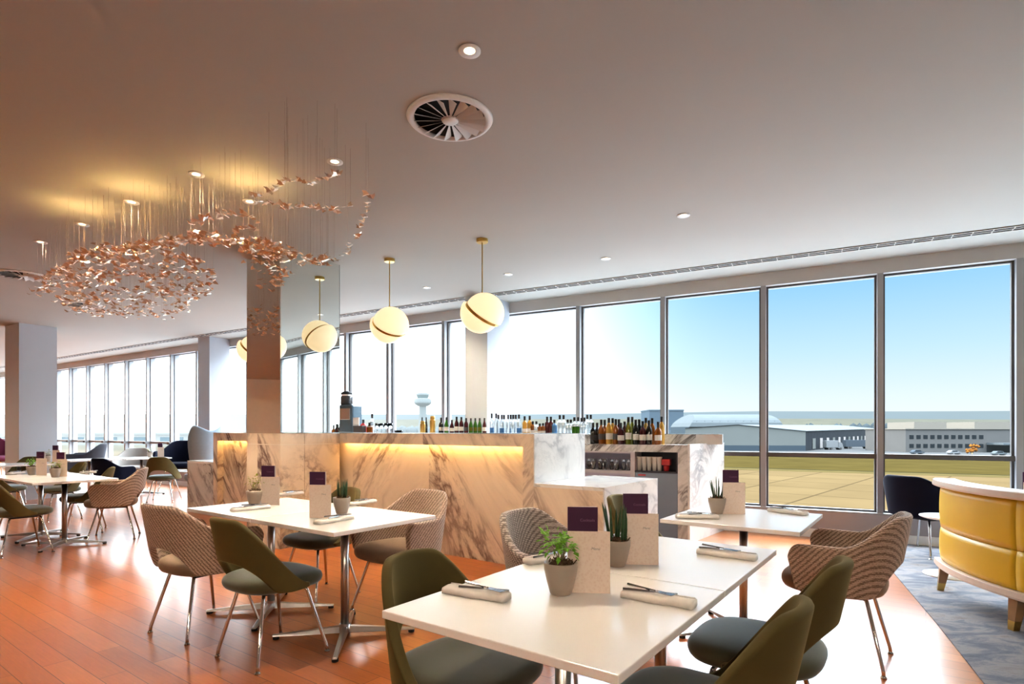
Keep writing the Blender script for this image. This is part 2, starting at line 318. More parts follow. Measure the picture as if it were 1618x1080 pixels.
# ---------------------------------------------------------------- mesh builder
class MB:
    def __init__(s): s.v = []; s.f = []
    def add(s, vs, fs):
        o = len(s.v); s.v += [tuple(v) for v in vs]; s.f += [tuple(i + o for i in f) for f in fs]; return s
    def box(s, c, d, rz=0.0, M4=None):
        x, y, z = d[0] / 2, d[1] / 2, d[2] / 2
        vs = [Vector((a * x, b * y, e * z)) for a in (-1, 1) for b in (-1, 1) for e in (-1, 1)]
        R = M4 or Matrix.Rotation(rz, 3, 'Z')
        vs = [R @ v + Vector(c) for v in vs]
        return s.add(vs, [(0, 1, 3, 2), (4, 6, 7, 5), (0, 4, 5, 1), (2, 3, 7, 6), (0, 2, 6, 4), (1, 5, 7, 3)])
    def b(s, x0, x1, y0, y1, z0, z1):
        return s.box(((x0 + x1) / 2, (y0 + y1) / 2, (z0 + z1) / 2), (x1 - x0, y1 - y0, z1 - z0))
    def prism(s, poly, z0, z1):
        n = len(poly)
        area = sum(poly[i][0] * poly[(i + 1) % n][1] - poly[(i + 1) % n][0] * poly[i][1] for i in range(n))
        if area < 0: poly = list(reversed(poly))
        vs = [(p[0], p[1], z0) for p in poly] + [(p[0], p[1], z1) for p in poly]
        fs = [tuple(range(n - 1, -1, -1)), tuple(range(n, 2 * n))] + [(i, (i + 1) % n, n + (i + 1) % n, n + i) for i in range(n)]
        return s.add(vs, fs)
    def tube(s, pts, r, n=8, caps=True):
        pts = [Vector(p) for p in pts]
        rs = r if isinstance(r, (list, tuple)) else [r] * len(pts)
        t0 = (pts[1] - pts[0]).normalized()
        up = Vector((0, 0, 1)) if abs(t0.z) < .9 else Vector((1, 0, 0))
        a = t0.cross(up).normalized()
        vs = []; fs = []
        for i, p in enumerate(pts):
            if i == 0: t = pts[1] - pts[0]
            elif i == len(pts) - 1: t = pts[-1] - pts[-2]
            else: t = (pts[i + 1] - pts[i]).normalized() + (pts[i] - pts[i - 1]).normalized()
            t.normalize()
            a = (a - t * a.dot(t)).normalized(); bb = t.cross(a)
            for k in range(n):
                w = 2 * PI * k / n
                vs.append(p + (a * math.cos(w) + bb * math.sin(w)) * rs[i])
        m = len(pts)
        for i in range(m - 1):
            for k in range(n):
                fs.append((i * n + k, i * n + (k + 1) % n, (i + 1) * n + (k + 1) % n, (i + 1) * n + k))
        if caps:
            fs.append(tuple(range(n - 1, -1, -1))); fs.append(tuple((m - 1) * n + k for k in range(n)))
        return s.add(vs, fs)
    def lathe(s, prof, n=24, c=(0, 0, 0), sup=1.0):
        """prof: (radius, z) from the bottom up; r=0 ends close the shape"""
        vs = []; rows = []
        for r, z in prof:
            if r <= 1e-6:
                rows.append([len(vs)]); vs.append((c[0], c[1], c[2] + z))
            else:
                row = []
                for k in range(n):
                    w = 2 * PI * k / n; row.append(len(vs)); vs.append((c[0] + r * math.cos(w), c[1] + r * math.sin(w), c[2] + z))
                rows.append(row)
        fs = []
        for A, B in zip(rows, rows[1:]):
            if len(A) == 1 and len(B) == 1: continue
            for k in range(n):
                if len(A) == 1: fs.append((A[0], B[(k + 1) % n], B[k]))
                elif len(B) == 1: fs.append((A[k], A[(k + 1) % n], B[0]))
                else: fs.append((A[k], A[(k + 1) % n], B[(k + 1) % n], B[k]))
        return s.add(vs, fs)
    def build(s, name, mat, parent=None, smooth=False, bevel=0.0, solid=0.0, sub=0, seg=2, loc=None, rot=None, recalc=False):
        me = bpy.data.meshes.new(name)
        me.from_pydata(s.v, [], s.f)
        if recalc:
            bm = bmesh.new(); bm.from_mesh(me); bmesh.ops.recalc_face_normals(bm, faces=bm.faces); bm.to_mesh(me); bm.free()
        me.validate(); me.update()
        if smooth:
            for p in me.polygons: p.use_smooth = True
        me.materials.append(mat)
        o = bpy.data.objects.new(name, me); COL.objects.link(o)
        if parent: o.parent = parent
        if loc: o.location = loc
        if rot is not None: o.rotation_euler = (0, 0, rot)
        if solid:
            md = o.modifiers.new('solid', 'SOLIDIFY'); md.thickness = solid; md.offset = 0
        if bevel:
            md = o.modifiers.new('bevel', 'BEVEL'); md.width = bevel; md.segments = seg; md.limit_method = 'ANGLE'
        if sub:
            md = o.modifiers.new('sub', 'SUBSURF'); md.levels = sub; md.render_levels = sub
        return o
def smooth_by_angle(o):
    for p in o.data.polygons: p.use_smooth = True
    return o
def empty(name, loc, rz, label, cat, group=None):
    o = bpy.data.objects.new(name, None); COL.objects.link(o)
    o.location = loc; o.rotation_euler = (0, 0, rz); o.empty_display_size = .1
    return tag(o, label, cat, group)
def tag(o, label, cat, group=None):
    o['label'] = label; o['category'] = cat
    if group: o['group'] = group
    return o
def struct(o): o['kind'] = 'structure'; return o
def kids(o): return [c for c in bpy.data.objects if c.parent == o]
def copy_tree(o, loc, rz, label, group=None, cat=None, scale=None, swap=None):
    kmap = {}
    for c in bpy.data.objects:
        if c.parent: kmap.setdefault(c.parent, []).append(c)
    def rec(src, par):
        n = src.copy(); COL.objects.link(n)
        n.parent = par
        if swap and n.type == 'MESH' and n.data.materials and n.data.materials[0] in swap:
            me = n.data.copy(); me.materials[0] = swap[n.data.materials[0]]; n.data = me
        for ch in kmap.get(src, []): rec(ch, n)
        return n
    n = rec(o, None)
    n.location = loc; n.rotation_euler = (0, 0, rz)
    if scale: n.scale = (scale,) * 3
    n['label'] = label
    if group: n['group'] = group
    if cat: n['category'] = cat
    return n
ORD = ['first', 'second', 'third', 'fourth', 'fifth', 'sixth', 'seventh', 'eighth', 'ninth', 'tenth', 'eleventh', 'twelfth', 'thirteenth', 'fourteenth', 'fifteenth', 'sixteenth', 'seventeenth']
def text_mesh(txt, size, shear=0.0):
    cu = bpy.data.curves.new('lettering', 'FONT'); cu.body = txt; cu.size = size; cu.shear = shear; cu.align_x = 'CENTER'
    ob = bpy.data.objects.new('lettering_source', cu); COL.objects.link(ob)
    dg = bpy.context.evaluated_depsgraph_get(); dg.update()
    me = bpy.data.meshes.new_from_object(ob.evaluated_get(dg))
    bpy.data.objects.remove(ob); bpy.data.curves.remove(cu)
    return me

# ---------------------------------------------------------------- axes
UA = Vector((.809, -.588, 0)); VA = Vector((.588, .809, 0))        # along / across the bar and the tables
UROT = math.atan2(UA.y, UA.x)
def unit(x, y): v = Vector((x, y, 0)); return v.normalized()
DR = unit(-1709, 900); DM = unit(-1549, 900); DL = unit(-1429, 900)  # the three runs of the window wall, going left
P0 = fl(1418, 858)
sA = ray_hit(P0, DR, 770); NA = P0 + DR * sA
sB = ray_hit(NA, DM, 340); NB = NA + DM * sB
NE = P0 - DR * 6.5
NC = NB + DL * 15.5
def outn(d): return Vector((-d.y, d.x, 0)) * (1 if (-d.y * 0 + d.x * 1) > 0 else -1)
OR_, OM_, OL_ = outn(DR), outn(DM), outn(DL)

# ---------------------------------------------------------------- shell
BACKY = -6.0
inner = [(NE.x, NE.y), (NA.x, NA.y), (NB.x, NB.y), (NC.x, NC.y), (NC.x, BACKY), (NE.x, BACKY)]
oE, oA, oB, oC = NE + OR_ * .3, NA + OR_ * .3, NB + OM_ * .3, NC + OL_ * .3
outer = [(oE.x, oE.y), (oA.x, oA.y), (oB.x, oB.y), (oC.x, oC.y), (NC.x - .3, oC.y), (NC.x - .3, BACKY - .3), (NE.x + .3, BACKY - .3), (NE.x + .3, oE.y)]
struct(MB().prism(outer, -.25, 0).build('floor', M['floor']))
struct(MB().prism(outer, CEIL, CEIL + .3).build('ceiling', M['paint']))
struct(MB().b(NC.x - .3, NE.x + .3, BACKY - .3, BACKY, 0, CEIL).build('wall_back', M['backwall']))
struct(MB().b(NC.x - .3, NC.x, BACKY, NC.y, 0, CEIL).build('wall_left', M['leftwall']))
struct(MB().b(NE.x, NE.x + .3, BACKY, NE.y, 0, CEIL).build('wall_right', M['wallpaint']))
SILL, TRZ, GT = .31, 1.01, 3.09
def local_of(P, D): return math.atan2(D.y, D.x)
wn = [0]; tn = [0]
def window_run(P, D, O, length, mull, side, handle=False, glass_from=0.0):
    """wall run starting at P going along D (left); local x = along D, local y = inward"""
    rz = math.atan2(D.y, D.x)
    # local frame: x along D, y = rot90(D) ; decide outward sign
    yl = Vector((-D.y, D.x, 0)); sg = 1 if yl.dot(O) > 0 else -1
    def wall(name, y0, y1, z0, z1, mat, x0=0, x1=length):
        a, c = sorted((sg * y0, sg * y1))
        o = MB().b(x0, x1, a, c, z0, z1).build(name, mat, loc=P, rot=rz); return struct(o)
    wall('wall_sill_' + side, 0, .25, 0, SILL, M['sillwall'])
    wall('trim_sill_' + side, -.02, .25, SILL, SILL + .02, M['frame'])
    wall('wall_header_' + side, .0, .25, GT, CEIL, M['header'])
    wall('baseboard_' + side, -.018, 0, 0, .10, M['wallpaint'])
    ms = list(mull)
    for x in ms:
        tn[0] += 1
        a, c = sorted((sg * .00, sg * .20))
        struct(MB().b(x - .03, x + .03, a, c, SILL + .02, GT).build('trim_%d' % tn[0], M['frame'], loc=P, rot=rz))
    edges = [0.0] + ms + [length]
    for x0, x1 in zip(edges, edges[1:]):
        x0 += .03; x1 -= .03
        if x1 - x0 < .12: continue
        wn[0] += 1
        m = MB(); f = .022
        def fb(a0, a1, z0, z1, y0=.08, y1=.13):
            a, c = sorted((sg * y0, sg * y1)); m.b(a0, a1, a, c, z0, z1)
        fb(x0, x0 + f, SILL + .02, GT); fb(x1 - f, x1, SILL + .02, GT); fb(x0 + f, x1 - f, GT - f, GT); fb(x0 + f, x1 - f, SILL + .02, SILL + .02 + f)
        w = struct(m.build('window_%d' % wn[0], M['framedark'] if not handle else M['frame'], loc=P, rot=rz))
        m = MB(); a, c = sorted((sg * .04, sg * .15)); m.b(x0 + .001, x1 - .001, a, c, TRZ - .055, TRZ)
        m.build('transom', M['framedark'] if not handle else M['frame'], w)
        for z0, z1 in ((SILL + .04, TRZ - .055), (TRZ, GT - f)):
            y = sg * .105
            MB().add([(x0 + f, y, z0), (x1 - f, y, z0), (x1 - f, y, z1), (x0 + f, y, z1)], [(0, 1, 2, 3)]).build('glass', M['winglass'], w)
        if handle:
            a, c = sorted((sg * -.07, sg * .03)); MB().b(x1 - .07, x1 + .05, a, c, TRZ - .06, TRZ - .0).build('handle', M['framedark'], w)
LR = (NA - NE).length
mr_ = []
for px in (1800, 1612, 1391, 1206, 1047, 913):
    s = ray_hit(NE, DR, px) if px < 1700 else ray_hit(NE, DR, 1612) - 1.22
    mr_.append(s)
mr_ = [mr_[0] - 1.22 * k for k in (3, 2, 1) if mr_[0] - 1.22 * k > .3] + mr_
window_run(NE, DR, OR_, LR, sorted(mr_), 'right')
LM = (NB - NA).length
window_run(NA, DM, OM_, LM, [ray_hit(NA, DM, p) for p in (700, 612, 545, 487, 436, 390)], 'middle')
LL = (NC - NB).length
ml = [ray_hit(NB, DL, p) for p in (310, 269, 231, 197, 165, 136, 109, 84, 62, 42, 24, 8)]
window_run(NB, DL, OL_, LL, [x for x in ml if x > .1], 'left', handle=True)

# structural columns by the wall
def column(name, K, dl, wl, dr, wr, mat):
    a, b_ = K + dl * wl, K + dr * wr
    c = a + dr * wr
    return struct(MB().prism([(K.x, K.y), (b_.x, b_.y), (c.x, c.y), (a.x, a.y)], 0, CEIL).build(name, mat))
# central window column: far corner on the wall at px 805
wpt = P0 + DR * ray_hit(P0, DR, 805)
d_ = ray_hit(wpt, -OR_, 770); K = wpt - OR_ * d_
w_ = ray_hit(K, DR, 735)
column('column_1', K, DR, w_, OR_, d_, M['columnpaint'])
wpt2 = NA + DM * ray_hit(NA, DM, 363)
d2 = ray_hit(wpt2, -OM_, 331); K2 = wpt2 - OM_ * d2; w2 = ray_hit(K2, DM, 313)
column('column_2', K2, DM, w2, OM_, d2, M['columnpaint'])
K3 = dep(30, 10.4, 510); K3.z = 0
column('column_3', K3, DL, ray_hit(K3, DL, 8), OL_, ray_hit(K3, OL_, 90), M['columnpaint'])

# carpet
cp = [fl(1555, 1080), fl(1480, 985), fl(1406, 898)]
d0 = (cp[2] - cp[1]).normalized()
sW = (P0 - cp[2]).dot(OR_) / d0.dot(OR_)
wp = cp[2] + d0 * (sW - .03)
low = cp[0] + (cp[0] - cp[1]) * 4
e2 = NE - OR_ * .03
poly = [(low.x, low.y), (cp[0].x, cp[0].y), (cp[1].x, cp[1].y), (cp[2].x, cp[2].y), (wp.x, wp.y), (e2.x - .05, e2.y), (e2.x - .05, low.y)]
struct(MB().prism(poly, 0.0, .006).build('floor_carpet', M['carpet']))

# ---------------------------------------------------------------- ceiling fittings
def grille(P, D, O, length, lab):
    rz = math.atan2(D.y, D.x); yl = Vector((-D.y, D.x, 0)); sg = 1 if yl.dot(O) > 0 else -1
    r = empty('linear_diffuser', P - O * .60 + Vector((0, 0, CEIL)), rz, lab, 'air vent', 'slot diffusers along the window ceiling')
    MB().b(0, length, -.065, .065, -.006, -.001).build('slot', M['ventblack'], r)
    m = MB()
    for y in (-.065, 0, .065): m.b(0, length, y - .004, y + .004, -.012, -.006)
    n = int(length / .16)
    for i in range(n + 1): m.b(i * length / n - .003, i * length / n + .003, -.06, .06, -.012, -.006)
    m.build('vanes', M['ventwhite'], r)
grille(NE, DR, OR_, LR, 'long slotted ceiling diffuser above the windows with the airfield view')
grille(NA, DM, OM_, LM, 'slotted ceiling diffuser above the windows behind the globe lamps')
grille(NB, DL, OL_, LL - .9, 'slotted ceiling diffuser above the hazy windows at far left')

def make_downlight():
    r = empty('downlight', (0, 0, 0), 0, 'x', 'ceiling light', 'recessed ceiling downlights')
    MB().lathe([(.030, -.002), (.058, -.006), (.058, -.001), (.030, 0.0), (.030, -.002)], 28).build('trim_ring', M['ventwhite'], r, smooth=True)
    MB().lathe([(0, -.0012), (.030, -.0012)], 24).build('lamp', M['lampglow'], r)
    return r
dproto = make_downlight()
DL_PX = [(742, 80, 'single recessed downlight nearest the camera, above the round vent'), (529, 255, 'recessed downlight just above the end of the glass sculpture'),
         (310, 275, 'recessed downlight high above the middle of the glass sculpture'), (208, 319, 'recessed downlight in the brightest yellow pool on the ceiling'),
         (130, 354, 'recessed downlight in the second yellow pool above the sculpture'), (64, 382, 'recessed downlight at far left beside the sculpture'),
         (1080, 340, 'recessed downlight in the grey ceiling near the right windows'), (957, 408, 'small recessed downlight between the globes and the right windows'),
         (803, 433, 'small recessed downlight just right of the larger looking globe lamp'), (674, 454, 'small recessed downlight between the two hanging globe lamps'),
         (86, 432, 'recessed downlight beside the left round vent'), (395, 318, 'recessed downlight behind the upper strands of the sculpture')]
dpos = []
for i, (px, py, lab) in enumerate(DL_PX):
    p = fl(px, py, CEIL); dpos.append(p)
    if i == 0: dproto.location = p; dproto['label'] = lab
    else: copy_tree(dproto, p, 0, lab)

def make_vent():
    r = empty('ceiling_vent', (0, 0, 0), 0, 'x', 'air vent', 'round swirl vents in the ceiling')
    MB().lathe([(0, -.001), (.225, -.001)], 48).build('void', M['ventblack'], r)
    MB().lathe([(.222, -.004), (.236, -.020), (.262, -.014), (.272, -.001), (.222, -.0005), (.222, -.004)], 56).build('rim', M['ventwhite'], r, smooth=True)
    MB().lathe([(0, -.026), (.045, -.024), (.055, -.012), (0, -.010)], 28).build('hub', M['ventwhite'], r, smooth=True)
    for k in range(18):
        a = 2 * PI * k / 18
        R = Matrix.Rotation(a, 3, 'Z') @ Matrix.Rotation(math.radians(-34), 3, 'X')
        m = MB()
        vs = [(.050, -.004, 0), (.224, -.030, 0), (.224, .030, 0), (.050, .004, 0)]
        m.add([R @ Vector(v) + Vector((0, 0, -.016)) for v in vs] + [R @ (Vector(v) + Vector((0, 0, .0015))) + Vector((0, 0, -.016)) for v in vs],
              [(0, 3, 2, 1), (4, 5, 6, 7), (0, 1, 5, 4), (1, 2, 6, 5), (2, 3, 7, 6), (3, 0, 4, 7)])
        m.build('vane', M['ventwhite'], r)
    return r
vp_ = make_vent()
vp_.location = fl(711, 187, CEIL); vp_['label'] = 'large round swirl vent in the middle of the ceiling, nearest the camera'
copy_tree(vp_, fl(36, 434, CEIL), .3, 'round swirl vent at the far left ceiling left of the sculpture')
copy_tree(vp_, fl(132, 481, CEIL), .5, 'round swirl vent seen through the lower edge of the glass sculpture')

# ---------------------------------------------------------------- bar
OB = fl(719, 882)
def sbar(px, d=0.0): return ray_hit(OB + VA * d, UA, px)
sL, sR, sRec, sLow, sLeft = sbar(337), sbar(843), sbar(826), sbar(955), sbar(294)
BT, BL_ = 1.25, .805
bar = empty('bar_counter', OB, UROT, 'long tall marble bar with a glowing strip under its top', 'bar counter')
m = MB(); m.b(sL, sR, 0, .94, BT - .035, BT); m.build('marble_top', M['marble'], bar)
m = MB(); m.b(sL + .12, sRec, 0, .022, BT - .118, BT - .0351); m.build('marble_band', M['marble'], bar)
m = MB(); m.b(sL + .12, sRec, .09, .90, 0, BT - .0352); m.build('recessed_panel', M['marble'], bar)
m = MB(); m.b(sRec, sR, 0, .94, 0, BT - .0352); m.build('end_pier', M['marble'], bar)
m = MB(); m.b(sL, sL + .12, 0, .94, 0, BT - .0352); m.build('left_pier', M['marble'], bar)
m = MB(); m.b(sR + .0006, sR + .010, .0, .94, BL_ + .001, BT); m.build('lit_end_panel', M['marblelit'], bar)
sC1, sC0 = sbar(537), None
m = MB(); m.b(sC1 + .02, sRec - .02, .026, .050, BT - .100, BT - .090); m.build('glow_strip', M['led'], bar)
lw = sL + .14, sC1 - .75
m = MB(); m.b(lw[0], lw[1], .026, .050, BT - .100, BT - .090); m.build('glow_strip', M['led'], bar)
m = MB(); m.b(sL + .3, sR - .1, .30, .86, BT, BT + .004); m.build('bar_mat', M['blackglass'], bar)
for s in [sC1 + 1.05 * k for k in range(1, 3)]: pass
lowr = empty('low_counter', OB + UA * sR, UROT, 'low marble counter stepping down from the tall bar, right end', 'counter')
wlow = sLow - sR
m = MB(); m.b(.001, wlow - .013, 0, 1.16, 0, BL_ - .03); m.build('front_panel', M['marble'], lowr)
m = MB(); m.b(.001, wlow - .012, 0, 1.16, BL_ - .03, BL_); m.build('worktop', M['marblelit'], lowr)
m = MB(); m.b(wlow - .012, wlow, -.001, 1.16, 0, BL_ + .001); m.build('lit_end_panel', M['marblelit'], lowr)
lowl = empty('low_counter', OB + UA * sLeft, UROT, 'low marble counter at the far left end of the bar', 'counter')
m = MB(); m.b(0, sL - sLeft - .005, .02, 1.16, 0, BL_ - .03); m.build('front_panel', M['marbletop'], lowl)
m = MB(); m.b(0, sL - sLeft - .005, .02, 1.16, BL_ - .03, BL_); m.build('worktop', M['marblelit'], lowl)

# mirrored column at the bar front
kC = .749 * KS
PC = OB + UA * sC1 - VA * kC
wC = -ray_hit(PC, UA, 390)
mc = empty('mirrored_column', PC, UROT, 'square column clad in mirror above and marble below, in front of the bar', 'column')
m = MB(); m.b(-wC + .012, -.012, .012, kC - .002, 0, CEIL - .002); m.build('core', M['backwall'], mc)
m = MB(); m.b(-wC, 0, 0, .011, BT, CEIL - .001); m.build('bronze_mirror', M['bronzemirror'], mc)
m = MB(); m.b(-.011, 0, .0115, kC - .003, BT, CEIL - .001); m.build('clear_mirror', M['mirror'], mc)
m = MB(); m.b(-wC, -wC + .011, .0115, kC - .003, BT, CEIL - .001); m.build('clear_mirror', M['mirror'], mc)
def clad(z0, z1):
    m = MB(); m.b(-wC, 0, 0, .011, z0, z1)
    m.b(-.011, 0, .0115, kC * .38, z0, z1); m.b(-.011, 0, kC * .38 + .006, kC - .003, z0, z1)
    m.b(-wC, -wC + .011, .0115, kC - .003, z0, z1); return m
clad(0, BT - .128).build('marble_cladding', M['marble'], mc)
clad(BT - .118, BT - .002).build('marble_band', M['marble'], mc)
MB().b(-.018, .0015, kC - .004, kC - .001, BT, CEIL - .001).build('edge_bead', M['framedark'], mc)

# back counter under the windows
RB = fl(1087, 858); WB = fl(1142, 836.5)
ax, bx = DR, OR_          # left, back
rzb = math.atan2(ax.y, ax.x)
yl = Vector((-ax.y, ax.x, 0)); sgb = 1 if yl.dot(bx) > 0 else -1
def LB(a, b): return (a, sgb * b)
def toW(a, b, z=0): v = RB + ax * a + bx * b; v.z = z; return v
def abox(m, a0, a1, b0, b1, z0, z1):
    y0, y1 = sorted((sgb * b0, sgb * b1)); m.b(a0, a1, y0, y1, z0, z1); return m
CT = 1.115
wa, wb = (WB - RB).dot(ax), (WB - RB).dot(bx) - .03
LEN = ray_hit(RB, ax, 548)
a1071, a1003, a996, a920 = [ray_hit(RB, ax, p) for p in (1071, 1003, 996, 915)]
dcol = (K - RB).dot(bx)
DPT = min(dcol - .03, .40)
bb = empty('back_bar_counter', RB, rzb, 'marble topped back counter below the windows holding the bottles', 'counter')
top = [LB(0, 0), LB(LEN, 0), LB(LEN, DPT), LB(2.45, DPT), LB(2.45, .86), LB(wa, wb)]
MB().prism(top, CT - .085, CT).build('countertop', M['marbletop'], bb)
m = MB(); abox(m, 0.0, a1071, 0.0, .5, 0, CT - .085); m.build('marble_pier', M['marbletop'], bb)
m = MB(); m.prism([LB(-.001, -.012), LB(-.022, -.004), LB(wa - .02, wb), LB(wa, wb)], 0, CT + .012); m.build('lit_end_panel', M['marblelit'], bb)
m = MB(); abox(m, a1071 + .001, a1003, .30, .34, 0, CT - .086); abox(m, a1071 + .001, a1003, .0, .30, .79, .805); abox(m, a1071 + .001, a1071 + .02, .0, .30, .805, CT - .086); m.build('dark_niche', M['niche'], bb)
m = MB(); abox(m, a1071 + .004, a1003 - .004, .005, .03, .02, .785); d1 = m.build('fridge_door', M['fridge'], bb)
m = MB(); abox(m, a1003 - .13, a1003 - .04, -.001, .004, .75, .765); m.build('red_badge', M['red'], d1)
m = MB(); abox(m, a1003, a996, 0, .34, 0, CT - .086); m.build('divider', M['shelfframe'], bb)
m = MB(); abox(m, a996, a920 + .86, .0, .02, CT - .105, CT - .086); m.build('shelf_lintel', M['shelfframe'], bb)
m = MB(); abox(m, a996, a920 + .86, .0, .32, .765, .80); m.build('glass_shelf', M['shelfframe'], bb)
m = MB(); abox(m, a920 + .86, a920 + .9, 0, .34, 0, CT - .086); m.build('divider', M['shelfframe'], bb)
m = MB(); abox(m, a996, a920 + .86, .32, .34, .80, CT - .105); m.build('shelf_back', M['nicheback'], bb)
m = MB(); abox(m, a996, a920 + .86, .01, .34, 0, .765); m.build('lower_door', M['nicheback'], bb)
m = MB(); abox(m, a920 + .9, LEN, .01, DPT - .01, 0, CT - .086); m.build('carcass', M['nicheback'], bb)
LEDGE = 1.235
aL1 = 1.55
m = MB(); m.prism([LB(aL1, .13), LB(LEN - .05, .13), LB(LEN - .05, DPT - .01), LB(aL1, DPT - .01)], CT, LEDGE); m.build('raised_shelf', M['marbletop'], bb)
aR1 = -.32
m = MB(); m.prism([LB(aR1 + .02, .52), LB(aL1 - .02, .46), LB(aL1 - .02, .84), LB(aR1 + .05, .84)], CT, LEDGE); m.build('raised_shelf', M['marbletop'], bb)
MB().prism([LB(aR1 + .06, .56), LB(aL1 - .06, .50), LB(aL1 - .06, .8), LB(aR1 + .09, .8)], LEDGE, LEDGE + .004).build('bar_mat', M['blackglass'], bb)

# ---------------------------------------------------------------- bottles and bar ware
def bottle(pos, kind, glass, lab, group, h=.30, r=.038, label_m='paper', cap=True, capm='caps', labh=(.18, .42)):
    t = empty('bottle', pos, rnd.uniform(0, 6), lab, 'bottle', group)
    if kind == 'spirit': pf = [(0, 0), (r * .95, 0), (r, .008), (r, h * .58), (r * .93, h * .65), (r * .45, h * .73), (r * .36, h * .78), (r * .36, h * .9), (0, h * .9)]
    elif kind == 'beer': pf = [(0, 0), (r * .95, 0), (r, .008), (r, h * .52), (r * .8, h * .63), (r * .45, h * .78), (r * .38, h * .96), (0, h * .96)]
    elif kind == 'squat': pf = [(0, 0), (r * 1.1, 0), (r * 1.15, .01), (r * 1.15, h * .55), (r * .9, h * .66), (r * .42, h * .74), (r * .36, h * .88), (0, h * .88)]
    else: pf = [(0, 0), (r * .95, 0), (r, .008), (r, h * .60), (r * .85, h * .68), (r * .42, h * .80), (r * .38, h * .94), (0, h * .94)]
    MB().lathe(pf, 14).build('glass', M[glass], t, smooth=True)
    zc = pf[-1][1]
    rc = r * (.46 if kind != 'beer' else .44)
    MB().lathe([(0, zc - h * .13), (rc, zc - h * .13), (rc, h), (0, h)], 12).build('cap', M[capm], t)
    if label_m:
        rl = r * (1.16 if kind == 'squat' else 1.012)
        z0, z1 = h * labh[0], h * labh[1]
        vs = []; fs = []
        n = 20
        for k in range(n + 1):
            w = 2 * PI * k / n
            vs += [(rl * math.cos(w), rl * math.sin(w), z0), (rl * math.cos(w), rl * math.sin(w), z1)]
        for k in range(n): fs.append((2 * k, 2 * k + 2, 2 * k + 3, 2 * k + 1))
        MB().add(vs, fs).build('label', M[label_m], t)
    return t
def on_back(px, b, z):
    a = ray_hit(RB + bx * b, ax, px); return toW(a, b, z)
G = 'bottles along the back bar'
# left run on the raised shelf (front of the window column)
LB_ = .24
for i, (px, kind, gm, h, lm, lab) in enumerate([
    (697, 'squat', 'b_black', .235, 'paper', 'round dark bottle with a white roundel, right of the brass shakers'),
    (705.5, 'beer', 'b_green', .24, 'paper', 'dark green bottle with a white roundel, right of the brass shakers'),
    (714, 'beer', 'b_red', .20, 'paper', 'short dark red bottle left of the paired dark bottles'),
    (721.5, 'wine', 'b_red', .245, 'paper', 'dark red bottle, left one before the grey window column'),
    (729, 'wine', 'b_red', .24, 'paper', 'dark red bottle, middle one before the grey window column'),
    (736.5, 'wine', 'b_red', .225, 'label_dark', 'dark red bottle at the left edge of the grey window column')]):
    bottle(on_back(px, LB_, LEDGE), kind, gm, lab, G, h=h, r=.032, label_m=lm)
for i, px in enumerate((744, 751, 758)):
    bottle(on_back(px, LB_, LEDGE), 'beer', 'b_green', '%s green beer bottle from the left in the row before the grey column' % ORD[i], 'green beer bottles', h=.222, r=.030, label_m='b_olive')
bottle(on_back(765.5, LB_, LEDGE), 'beer', 'b_red', 'dark brown beer bottle at the right end of the green beer bottles', G, h=.222, r=.028, label_m='paper')
for i, (px, h) in enumerate(((777, .285), (784, .282), (787.5, .265), (793, .262), (796.5, .262), (803, .262), (807, .262), (811, .262), (815, .262), (820, .265))):
    bottle(on_back(px, LB_ - (.05 if i % 2 else 0), LEDGE), 'spirit', 'b_clear', '%s clear spirit bottle from the left in front of the white column face' % ORD[i], 'clear spirit bottles with black caps', h=h, r=.031, label_m=None if i % 3 else 'b_blue', labh=(.05, .3))
for i, (px, h, gm, lab) in enumerate(((829, .24, 'b_gold', 'golden bottle, left one beside the clear spirits'), (837, .245, 'b_gold', 'golden bottle, right one beside the clear spirits'),
        (842, .17, 'b_amber', 'short amber bottle right of the two golden bottles'), (847.5, .17, 'b_clear', 'short clear bottle over the corner of the tall bar'),
        (853, .14, 'b_amber', 'lowest amber bottle over the bright bar end'), (858, .145, 'b_amber', 'second low amber bottle over the bright bar end'))):
    bottle(on_back(px, LB_, LEDGE), 'spirit', gm, lab, G, h=h, r=.033, label_m='paper', labh=(.1, .3))
for i, (px, h, gm, lab) in enumerate(((864.5, .23, 'b_red', 'dark red bottle, left of a pair over the bright bar end'), (870.5, .23, 'b_red', 'dark red bottle, right of a pair over the bright bar end'),
        (876, .19, 'b_blue', 'blue tinted bottle right of the dark red pair'), (884.5, .25, 'b_clear', 'tall clear bottle, left of a pair with black caps left of the mullion'), (890.5, .25, 'b_clear', 'tall clear bottle, right of a pair with black caps left of the mullion'),
        (897, .19, 'b_clear', 'shorter clear bottle right of the tall clear pair'), (902, .19, 'b_clear', 'second shorter clear bottle below the window mullion'),
        (907.5, .22, 'b_green', 'pale green bottle below the window mullion, left one'), (913.5, .22, 'b_green', 'pale green bottle below the window mullion, right one'),
        (919, .21, 'b_clear', 'clear bottle just right of the pale green bottles'), (923.5, .215, 'b_clear', 'second clear bottle right of the pale green bottles'))):
    bottle(on_back(px, .30, LEDGE), 'spirit', gm if gm != 'b_green' else 'b_clear', lab, G, h=h, r=.034, label_m='b_green' if gm == 'b_green' else None, labh=(.05, .45))
for i, (px, h) in enumerate(((928, .315), (933.5, .315))):
    bottle(on_back(px, .50, LEDGE), 'spirit', 'b_clear', '%s tall clear bottle rising behind the whisky row, right of the mullion' % ('left' if i == 0 else 'right'), G, h=h - .06, r=.034, label_m=None)
